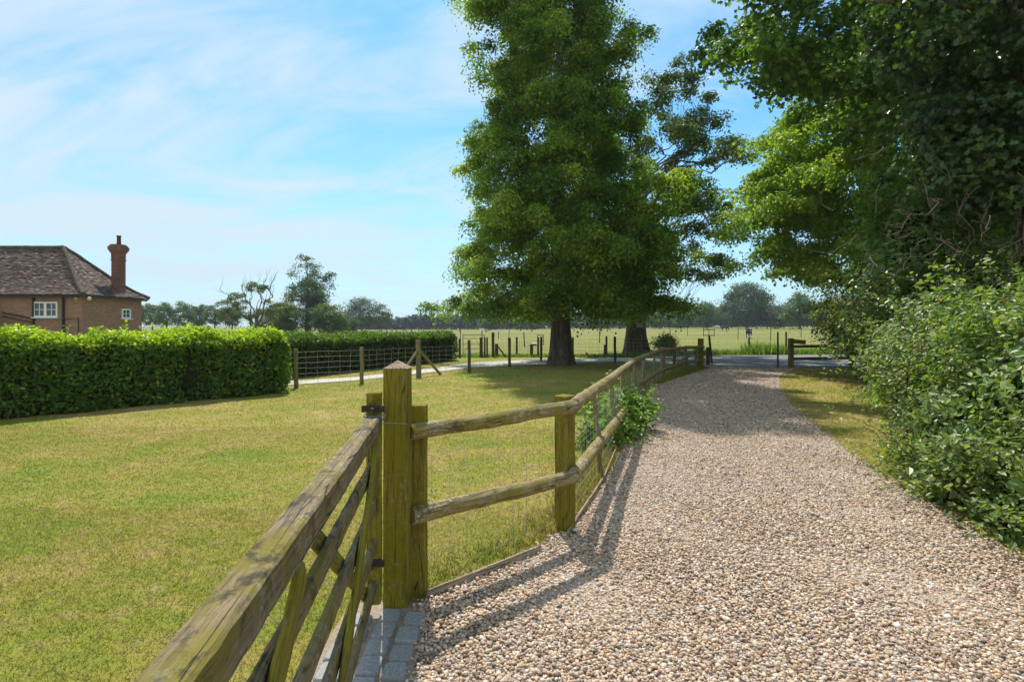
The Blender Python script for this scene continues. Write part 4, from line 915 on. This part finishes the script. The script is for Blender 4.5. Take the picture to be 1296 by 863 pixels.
# ------------------------------------------------------------------ horses
def horse(name, label, p, yaw, colr, graze=True, sc=1.0, blaze=False):
    z0 = float(gz(*p)); J = {'pel': (-.45, 0, 1.22), 'mid': (0, 0, 1.15), 'wit': (.42, 0, 1.22), 'nk': (.78, 0, 1.08 if graze else 1.5), 'poll': (1.12, 0, .60 if graze else 1.85), 'muz': (1.2, 0, .12 if graze else 1.5), 'tail': (-.72, 0, 1.15), 'tl2': (-.80, 0, .62)}
    ed = [('pel', 'mid'), ('mid', 'wit'), ('wit', 'nk'), ('nk', 'poll'), ('poll', 'muz'), ('pel', 'tail'), ('tail', 'tl2')]; rad = {'pel': (.27, .30), 'mid': (.28, .32), 'wit': (.23, .30), 'nk': (.13, .20), 'poll': (.10, .14), 'muz': (.065, .075), 'tail': (.07, .07), 'tl2': (.05, .05)}
    for s, y in (('l', .16), ('r', -.16)):
        J['sh' + s] = (.40, y, .95); J['kn' + s] = (.42, y, .50); J['fe' + s] = (.40, y, .16); J['ho' + s] = (.45, y, .03); J['st' + s] = (-.42, y, .92); J['hk' + s] = (-.62, y, .52); J['fb' + s] = (-.56, y, .16); J['hb' + s] = (-.50, y, .03)
        ed += [('wit', 'sh' + s), ('sh' + s, 'kn' + s), ('kn' + s, 'fe' + s), ('fe' + s, 'ho' + s), ('pel', 'st' + s), ('st' + s, 'hk' + s), ('hk' + s, 'fb' + s), ('fb' + s, 'hb' + s)]
        for k, v in (('sh', .12), ('kn', .055), ('fe', .04), ('ho', .06), ('st', .15), ('hk', .065), ('fb', .045), ('hb', .06)): rad[k + s] = (v, v)
    ks = list(J); me = bpy.data.meshes.new('body'); me.from_pydata([tuple(np.array(J[k]) * sc) for k in ks], [(ks.index(a), ks.index(b)) for a, b in ed], [])
    o = link(bpy.data.objects.new(name, me)); md = o.modifiers.new('skin', 'SKIN')
    if not me.skin_vertices:
        bm_ = __import__('bmesh').new(); bm_.from_mesh(me); bm_.verts.layers.skin.verify(); bm_.to_mesh(me); bm_.free()
    sv = me.skin_vertices[0].data
    for i, k in enumerate(ks): sv[i].radius = tuple(q * sc for q in rad[k]); sv[i].use_root = (k == 'pel')
    sb = o.modifiers.new('sub', 'SUBSURF'); sb.levels = 1; sb.render_levels = 1; me.materials.append(colr)
    o.location = (p[0], p[1], z0); o.rotation_euler = (0, 0, yaw); tag(o, label, 'horse')
    if blaze:
        b = Buf()
        for s in (-1, 1): tube(b, [(.42 * sc, s * .16 * sc, .40 * sc), (.40 * sc, s * .16 * sc, .16 * sc), (.45 * sc, s * .16 * sc, .06 * sc)], [.07 * sc, .07 * sc, .085 * sc], 8)
        q = b.build('white_sock', WHITE, None); q.parent = o
        b = Buf(); tube(b, [(1.19 * sc, 0, .5 * sc), (1.27 * sc, 0, .14 * sc)], [.05 * sc, .06 * sc], 8); q = b.build('white_blaze', WHITE, None); q.parent = o
    return o
HD = M('dark_horse_coat').col((.030, .022, .022), .6); HB = M('brown_horse_coat').col((.035, .025, .02), .6); HP = M('pale_horse_coat').col((.55, .52, .47), .7)
horse('horse', 'dark horse with white legs grazing head-on behind a fence post in the field', fpx(948, 68), R(-100), HD, True, 1.0, True)
horse('horse', 'small dark brown horse standing side-on far off below the big round tree', fpx(917, 140), R(10), HB, True)
horse('horse', 'pale grey horse far off just left of the dark brown one', fpx(908, 165), R(185), HP, True)

# ------------------------------------------------------------------ house
def brick_mat(c1=(.41, .20, .12), c2=(.23, .135, .095)):
    m = M('old_brick'); sp = m.N.new('ShaderNodeSeparateXYZ'); m.L.new(m.tc.outputs['Object'], sp.inputs[0]); cbn = m.N.new('ShaderNodeCombineXYZ'); m.L.new(m.math('ADD', sp.outputs[0], sp.outputs[1]), cbn.inputs[0]); m.L.new(sp.outputs[2], cbn.inputs[1])
    br = m.N.new('ShaderNodeTexBrick'); br.inputs['Scale'].default_value = 1; br.inputs['Brick Width'].default_value = .23; br.inputs['Row Height'].default_value = .075; br.inputs['Mortar Size'].default_value = .009
    br.inputs['Color1'].default_value = (*c1, 1); br.inputs['Color2'].default_value = (*c2, 1); br.inputs['Mortar'].default_value = (.24, .19, .14, 1); m.L.new(cbn.outputs[0], br.inputs['Vector'])
    n = m.noise(m.co(), 1.6, 5, .65); c = m.mix(m.rng(n, .4, .65, 0, .55), br.outputs[0], tuple(q * 1.15 for q in c2)); n2 = m.noise(m.co(), 9, 4, .7); c = m.mix(m.rng(n2, .5, .7, 0, .5), c, tuple(q * .95 for q in c1))
    m.bump(br.outputs['Fac'], -.4, .01); return m.col(c, .9, .2)
def tile_mat():
    m = M('clay_roof_tile'); c = m.ramp(m.attr(), [(0, (.06, .042, .038)), (.3, (.11, .073, .062)), (.6, (.155, .10, .08)), (.9, (.20, .145, .12)), (1, (.30, .27, .23))]); n = m.noise(m.co(), 1.3, 5, .7); c = m.mix(m.rng(n, .45, .68, 0, .6), c, (.115, .10, .065)); return m.col(c, .9, .2)
def house():
    BR, BRC, TM = brick_mat(), brick_mat((.26, .09, .055), (.11, .05, .04)), tile_mat(); xR, y0, y1, xL, he = -21.16, 28.0, 32.5, -46.0, 3.10
    t = thing('brick_house', 'old brick house with hipped clay-tile roof behind the laurel hedge', 'house', (xR, y0, 0))
    b = Buf(); box(b, ((xL + xR) / 2, (y0 + y1) / 2, he / 2), (xR - xL, y1 - y0, he)); b.build('wall', BR, t)
    ov = .28; ex, ey0, ey1 = xR + ov, y0 - ov, y1 + ov; ze = he + .02; rx, ry, rz = -23.85, 30.25, 5.72; lx = xL - ov
    b = Buf()
    def prof(t_): return t_ + 0.0      # slope parameter
    def slope(e0, e1, r0, r1, seed):   # bellcast slope from eaves e0-e1 up to r0-r1, laid with tiles
        e0, e1, r0, r1 = map(lambda q: np.array(q, float), (e0, e1, r0, r1)); r = np.random.default_rng(seed)
        h = lambda s: s - .10 * math.sin(math.pi * min(1, s * 1.0)) * (1 - s) * 1.2
        nrm = np.cross(e1 - e0, r0 - e0); nrm /= np.linalg.norm(nrm)
        if nrm[2] < 0: nrm = -nrm
        L = np.linalg.norm((r0 + r1) / 2 - (e0 + e1) / 2); rows = int(L / .105)
        P = lambda a, s: (lambda A, B: np.array([*(A + (B - A) * a)[:2], e0[2] + (r0[2] - e0[2]) * h(s)]))(e0 + (r0 - e0) * s, e1 + (r1 - e1) * s)
        # under-sheet
        K = 8; V = [P(a, s) - nrm * .03 for s in np.linspace(0, 1, K + 1) for a in (0, 1)]; b.add(V, [[2 * i, 2 * i + 1, 2 * i + 3, 2 * i + 2] for i in range(K)], 0, .3)
        for i in range(rows):
            s0, s1 = i / rows, min(1, (i + 1.25) / rows); A, B = P(0, s0), P(1, s0); wd = np.linalg.norm(B - A); n = max(1, int(wd / .17)); off = (.5 if i % 2 else 0)
            k = np.arange(-1, n + 1) + off; a0 = np.clip(k / n, 0, 1); a1 = np.clip((k + .95) / n, 0, 1); q = a1 - a0 > .1 / n; a0 = a0[q]; a1 = a1[q]; m = len(a0)
            C1, D1 = P(0, s1), P(1, s1); jz = r.normal(0, .007, m)[:, None] * nrm
            v0 = A + (B - A) * a0[:, None] + nrm * .028 + jz; v1 = A + (B - A) * a1[:, None] + nrm * .028 + jz; v2 = C1 + (D1 - C1) * a1[:, None] + nrm * .004 + jz; v3 = C1 + (D1 - C1) * a0[:, None] + nrm * .004 + jz
            u0 = v0 - nrm * .022; u1 = v1 - nrm * .022; V = np.stack([v0, v1, v2, v3, u0, u1], 1).reshape(-1, 3); base = np.arange(m)[:, None] * 6
            rn = r.random(m); b.add(V, np.concatenate([base + [0, 1, 2, 3], base + [4, 5, 1, 0]]), 0, np.concatenate([rn, rn]))
        return P
    P1 = slope((lx, ey0, ze), (ex, ey0, ze), (xL + 2, ry, rz), (rx, ry, rz), 1)
    P2 = slope((ex, ey0, ze), (ex, ey1, ze), (rx, ry, rz), (rx, ry + .02, rz), 2)
    slope((ex, ey1, ze), (lx, ey1, ze), (rx, ry, rz), (xL + 2, ry, rz), 3); slope((lx, ey1, ze), (lx, ey0, ze), (xL + 2, ry, rz), (xL + 2, ry - .02, rz), 4)
    roof = b.build('roof', TM, t)
    rb = Buf()
    hip1 = [P1(1, s) + np.array([0, 0, .03]) for s in np.linspace(0, 1, 24)]; hip2 = [P2(1, s) + np.array([0, 0, .03]) for s in np.linspace(0, 1, 24)]
    for ln in (hip1, hip2): tube(rb, ln, .10 + .015 * rng.random(24), 8, .08)
    tube(rb, [(x, ry, rz + .02 + rng.normal(0, .006)) for x in np.arange(rx, xL + 2, -.4)], .11, 8, .06)
    q = rb.build('ridge_tiles', BARKD, None); q.parent = roof; q.location = -Vector(t.location)
    # eaves board and gutter
    b = Buf(); box(b, ((lx + ex) / 2, ey0 + .07, ze - .09), (ex - lx - .06, .10, .10)); box(b, (ex - .07, (ey0 + ey1) / 2, ze - .093), (.10, ey1 - ey0 - .3, .10)); b.build('gutter', DARKP, t)
    # chimney
    cx_, cy_ = -21.58, 31.2; b = Buf(); box(b, (cx_, cy_, 4.3), (.47, .47, 3.0)); box(b, (cx_, cy_, 5.18), (.52, .52, .07)); 
    for i, (s, z) in enumerate(((.52, 5.56), (.60, 5.64), (.70, 5.74), (.72, 5.84), (.64, 5.93), (.54, 5.99))): box(b, (cx_, cy_, z), (s, s, .105 if i in (1, 2, 3) else .085))
    box(b, (cx_, cy_, 5.64), (.485, .485, .70)); ch = b.build('chimney', BRC, None); ch.parent = t; ch.location = -Vector(t.location)
    b = Buf(); tube(b, [(cx_ + .02, cy_, 6.0), (cx_ + .02, cy_, 6.1), (cx_ + .02, cy_, 6.45), (cx_ + .02, cy_, 6.47), (cx_ + .02, cy_, 6.52)], [.12, .105, .095, .12, .12], 12)
    q = b.build('chimney_pot', M('chimney_pot_clay').col((.12, .035, .03), .8), None); q.parent = ch
    # windows
    GL = M('window_glass').col((.06, .075, .085), .08, .6)
    def win(xc, zc, w, h, nx, ny, wall, arch):
        f = Buf(); g = Buf(); pr = .035
        def bx(a, z, sa, sz, dp, th):
            c = (xc + a, y0 - dp, zc + z) if wall == 'f' else (xR + dp, xc + a, zc + z); s = (sa, th, sz) if wall == 'f' else (th, sa, sz); return c, s
        for a, z, sa, sz in ((0, h / 2 - .03, w, .07), (0, -h / 2 + .035, w, .07), (-w / 2 + .035, 0, .07, h - .14), (w / 2 - .035, 0, .07, h - .14)): box(f, *bx(a, z, sa, sz, .03, .08))
        if nx == 2: box(f, *bx(0, 0, .12, h - .14, .03, .075))
        for k in range(nx):
            cx0 = (-w / 4 if k == 0 else w / 4) if nx == 2 else 0; box(f, *bx(cx0, 0, .03, h - .16, .02, .05)); box(f, *bx(cx0, 0, w / nx - .16, .03, .021, .052))
        box(f, *bx(0, -h / 2 - .03, w + .10, .05, .06, .14)); fr = f.build('window_frame', WHITE, None); box(g, *bx(0, 0, w - .1, h - .1, .008, .012))
        wt = g.build('window', GL, t); fr.parent = wt; fr.location = -Vector(t.location)
    win(-22.93, 1.6 + (HY - 391.8) * 28 / F, 1.19, .74, 2, 2, 'f', True); win(31.15, 1.6 + (HY - 397) * 31 / F, .70, .52, 1, 1, 's', False)
    b = Buf(); 
    for px in (41, 79): x = (px - CX) * 27.9 / F; tube(b, [(x, y0 - .06, 0), (x, y0 - .06, he - .05)], .055, 8)
    b.build('drainpipe', DARKP, t); b = Buf()
    xa = (79 - CX) * 27.9 / F; xb = (98.5 - CX) * 27.9 / F; tube(b, [(xa, y0 - .07, 1.92), (xb, y0 - .07, 1.95), (xb, y0 - .07, 0.2)], .022, 6); b.build('handrail', DARKP, t); b = Buf()
    xa = (2 - CX) * 27.9 / F; xb = (40 - CX) * 27.9 / F; tube(b, [(xa, y0 - .07, 2.24), (xb, y0 - .07, 1.95)], .03, 6); b.build('waste_pipe', DARKP, t); b = Buf(); tube(b, [(xa, y0 - .07, 2.05), (xb, y0 - .07, 1.75)], .025, 6); b.build('waste_pipe', DARKP, t)
    for px, py, lb in ((95, 377.5, 'small white alarm box'), (111.5, 378, 'round white wall lamp')):
        x = (px - CX) * 27.9 / F; z = CAMH + (HY - py) * 27.9 / F; b = Buf(); tube(b, [(x, y0, z), (x, y0 - .05, z), (x, y0 - .09, z)], [.09, .09, .05], 12); q = b.build('wall_lamp', M('cream_plastic').col((.6, .52, .38), .5), t); q['label'] = lb
    # lean-to roof at the far left
    b = Buf(); V = [(-25.3, y0 - 1.9, 1.95), (-27.5, y0 - 1.9, 1.95), (-27.5, y0 - .0, 2.75), (-25.3, y0 - .0, 2.75)]; b.add(V + [(v[0], v[1], v[2] - .12) for v in V], [[0, 1, 2, 3], [4, 7, 6, 5], [0, 4, 5, 1], [0, 3, 7, 4], [1, 5, 6, 2]]); box(b, (-26.4, y0 - .95, .92), (2.0, 1.7, 1.83)); b.build('lean_to', TM, t)
house()

# ------------------------------------------------------------------ far trees
def blob_clusters(r, n, rx, z0, z1, top=.35, bot=.35, lump=.2):
    zs_ = np.linspace(z0, z1, 7); pr = np.array([.55 if bot < .5 else .9, .85, 1, 1, .9, .68, top]) * rx; return env_clusters(zs_, pr * r.uniform(.9, 1.1, 7), pr * r.uniform(.9, 1.1, 7), n, r, .35, .9, lump)
def ftree(px, d, wpx, ytop, label, lm, seed, name='broadleaf_tree', nc=60, nl=60, leafs=1.0, zb=.12, group=None, flat=.7, bark=None, tr=.02, top=.35, limb=.35, bare=None, rcs=1.0, bot=.3):
    r = np.random.default_rng(seed); x = (px - CX) * d / F; z0 = float(gz(x, d)); h = CAMH + (HY - ytop) * d / F - z0; rx = wpx / 2 * d / F
    rc = .19 * rx * 2 * rcs; C = blob_clusters(r, nc, max(rx - rc * .6, rx * .6), h * zb + rc * .4, h - rc * .45, top, bot)
    return tree(name, label, (x, d), h * tr, h, C, r.uniform(.7, 1.2, nc) * rc, int(nl * 1.7), d * .0030 * leafs, lm, bark or BARKD, group, seed, KITE, flat, .2, limb, .8, 1.3, limb_r=.09, bare=bare)
ftree(946, 200, 72, 357, 'largest round dark tree on the skyline above the field at right', LM['far'], 101, nc=110, nl=90, zb=.02)
ftree(895, 215, 46, 381, 'light green tree left of the big round skyline tree', LM['farlight'], 102, nc=50, zb=.03)
ftree(912, 240, 40, 388, 'low mid-green tree tucked behind the big round tree on its left', LM['far'], 103, nc=40, zb=.03)
ftree(985, 190, 40, 384, 'greyish light tree right of the big round skyline tree', LM['farwillow'], 104, nc=50, zb=.03)
ftree(1012, 180, 52, 369, 'tall light green tree seen between the maple and the big round tree', LM['farlight'], 105, nc=70, zb=.03)
ftree(1050, 170, 50, 374, 'light green tree behind the holly bush', LM['farlight'], 106, nc=60, zb=.03)
ftree(862, 230, 50, 384, 'tree under the right-hand branches of the oak', LM['far'], 107, nc=50, zb=.03)
ftree(621, 250, 30, 400, 'small round bright tree in front of the pine wood', LM['farlight'], 108, nc=50, zb=.02)
ftree(660, 260, 26, 399, 'second light broadleaf in the pine wood edge, left of the lime trunk', LM['farlight'], 109, nc=40, zb=.02)
ftree(676, 262, 26, 401, 'round tree nearest the lime trunk on the wood edge', LM['far'], 110, nc=40, zb=.02)
ftree(757, 250, 60, 396, 'broadleaf tree seen between the lime and oak trunks', LM['far'], 111, nc=50, zb=.02)
ftree(835, 215, 40, 392, 'light tree right behind the oak trunk', LM['farlight'], 112, nc=40, zb=.02)
# avenue at left
for i, (px, w, yt) in enumerate(((150, 26, 388), (172, 24, 386), (193, 24, 386.5), (211, 24, 386), (233, 26, 384.5), (252, 22, 386), (272, 26, 383), (294, 22, 387), (348, 28, 388))):
    lbs = ['slim tree hidden partly by the brick house chimney end', 'slim tree at the corner of the brick house', 'first clear slim tree right of the house', 'second slim tree right of the house', 'fullest slim tree of the row', 'thin slim tree right of the fullest one', 'tallest slim tree left of the bare-topped oak', 'slim tree just left of the bare-topped oak', 'slim tree seen through the bare-topped oak']
    ftree(px, 150 + (i % 3) * 6, w + 5, yt - 2.5, lbs[i] + ' in the distant row', LM['farlight'], 120 + i, 'avenue_tree', 46, 60, .75, .18, 'distant row of slim trees right of the house', .8, tr=.025, top=.5, limb=.8, rcs=.95)
ftree(392, 90, 58, 352, 'dark dense lower tree at the foot of the tallest left tree', LM['far'], 140, nc=60, nl=90, zb=.05)
ftree(389, 94, 64, 322, 'tallest open-crowned tree on the left skyline with a visible leaning trunk', LM['far'], 141, nc=60, nl=55, zb=.32, tr=.028, top=.6, limb=1.0, leafs=.95, rcs=.75)
ftree(418, 84, 50, 381, 'mid-green bushy tree right of the tallest left tree', LM['farlight'], 142, nc=60, nl=70, zb=.02)
ftree(362, 84, 46, 384, 'yellowish bushy tree between the bare-topped oak and the tallest left tree', LM['farlight'], 143, nc=50, nl=60, zb=.02)
ftree(458, 150, 60, 375, 'broad grey-green willow right of the tall tree', LM['farwillow'], 144, nc=70, nl=60, zb=.05, limb=.6, leafs=.8, top=.5)
ftree(483, 160, 30, 385, 'smaller grey-green willow beside the broad one', LM['farwillow'], 145, nc=36, nl=50, zb=.05, leafs=.8)
for i, (px, w, yt, lb) in enumerate(((345, 60, 402, 'low dark bushy tree under the bare-topped oak'), (437, 40, 398, 'low dark tree filling the gap before the willow'))): ftree(px, 110, w, yt, lb, LM['far'], 146 + i, nc=40, nl=60, zb=.0)
def dead_oak():
    d = 80.; x = (325 - CX) * d / F; r = np.random.default_rng(150); s = d / F
    tp = lambda px, py, dy=0.: np.array([(px - 325) * s, dy, (HY - py) * s + CAMH])
    C = np.array([tp(*q) for q in ((283, 383), (292, 378), (300, 384), (307, 390), (288, 392), (298, 395), (314, 363), (322, 362), (330, 366), (335, 364), (345, 388), (352, 386), (358, 392), (365, 396), (340, 394), (330, 396), (310, 400), (296, 403), (318, 398), (350, 399), (305, 374), (362, 384), (372, 390), (280, 396))])
    C = np.concatenate([C, C + r.normal(0, 1, C.shape) * [.5, 1.2, .4], C[10:] + r.normal(0, 1, C[10:].shape) * [.7, 1.2, .5]]) 
    bare = [(tp(322, 412), tp(304, 362, .5), .16), (tp(328, 408), tp(349, 350, -.3), .17), (tp(326, 405), tp(333, 352, .3), .13), (tp(318, 412), tp(278, 366, 0), .15), (tp(328, 414), tp(372, 380, .4), .14), (tp(322, 400), tp(314, 364), .12), (tp(340, 385), tp(343, 352), .07), (tp(318, 408), tp(290, 385, -1), .12)]
    tree('bare_topped_oak', 'stag-headed old oak with bare dead branches above thin foliage on the left skyline', (x, d), .42, 8.0, C, r.uniform(.55, 1.0, len(C)), 150, .22, LM['oakfar'], BARK, None, 151, KITE, .55, .2, .25, .55, 1.4, bare=bare)
dead_oak()
def wood():
    r = np.random.default_rng(160); f = Buf(); b = Buf(); C = []; RC = []
    for px in np.arange(430, 1130, 3.6):
        for row in range(2):
            d = 300 + row * 14 + r.uniform(-5, 5); p = px + r.uniform(-2, 2); x = (p - CX) * d / F; z0 = float(gz(x, d))
            yt = np.interp(p, [430, 500, 520, 560, 640, 700, 800, 1130], [402, 404, 400, 399, 397, 396, 397, 398]) + r.normal(0, 1.6) + (r.random() < .15) * -2.5
            h = CAMH + (HY - yt) * d / F - z0; w = r.uniform(2.0, 3.2)
            n = 10; zz = np.linspace(h * .25, h * .93, n) if row == 0 else np.linspace(h * .15, h * .9, n)
            C.append(np.column_stack([x + r.normal(0, w * .35, n), d + r.normal(0, w * .3, n), z0 + zz])); RC.append(w * np.interp(zz / h, [0, .5, .8, 1], [.7, .75, .6, .3]) * r.uniform(.8, 1.2, n))
            tube(b, [(x, d, z0 - .1), (x, d, z0 + h * .85)], [.22, .06], 5, caps=False)
    C = np.concatenate(C); RC = np.concatenate(RC); crown(f, C, RC, 26, .95, r, KITE, .75, .2, None, 0, .8, .22)
    # undergrowth band closes the foot
    x = r.uniform(-100, 150, 1500); d = 303 + r.uniform(-3, 12, 1500); C2 = np.column_stack([x, d, gz(x, d) + r.uniform(.3, 3.5, 1500)]); crown(f, C2, 1.6, 9, .9, r, KITE, .8, .2, None, 0, .8, .2)
    bo = Buf()
    for (v, fc) in (): pass
    o = f.build('far_wood', LM['pine']); tag(o, 'dark distant pine wood closing the far side of the field', 'wood', kind='stuff'); q = b.build('trunks', BARKD); q.parent = o; q['kind'] = 'stuff'
wood()

# ------------------------------------------------------------------ haze
def haze():
    b = Buf(); box(b, (0, 540, 28), (1900, 1240, 64)); m = M('thin_haze'); m.N.remove(m.b)
    pv = m.N.new('ShaderNodeVolumePrincipled'); pv.inputs['Color'].default_value = (.80, .88, 1, 1); pv.inputs['Density'].default_value = .00028; pv.inputs['Anisotropy'].default_value = .2
    m.L.new(pv.outputs[0], m.out.inputs['Volume']); o = b.build('haze', m.m); o['kind'] = 'stuff'; o['label'] = 'thin pale blue summer haze over the far trees'; o['category'] = 'haze'
USE_HAZE = True
if USE_HAZE: haze()
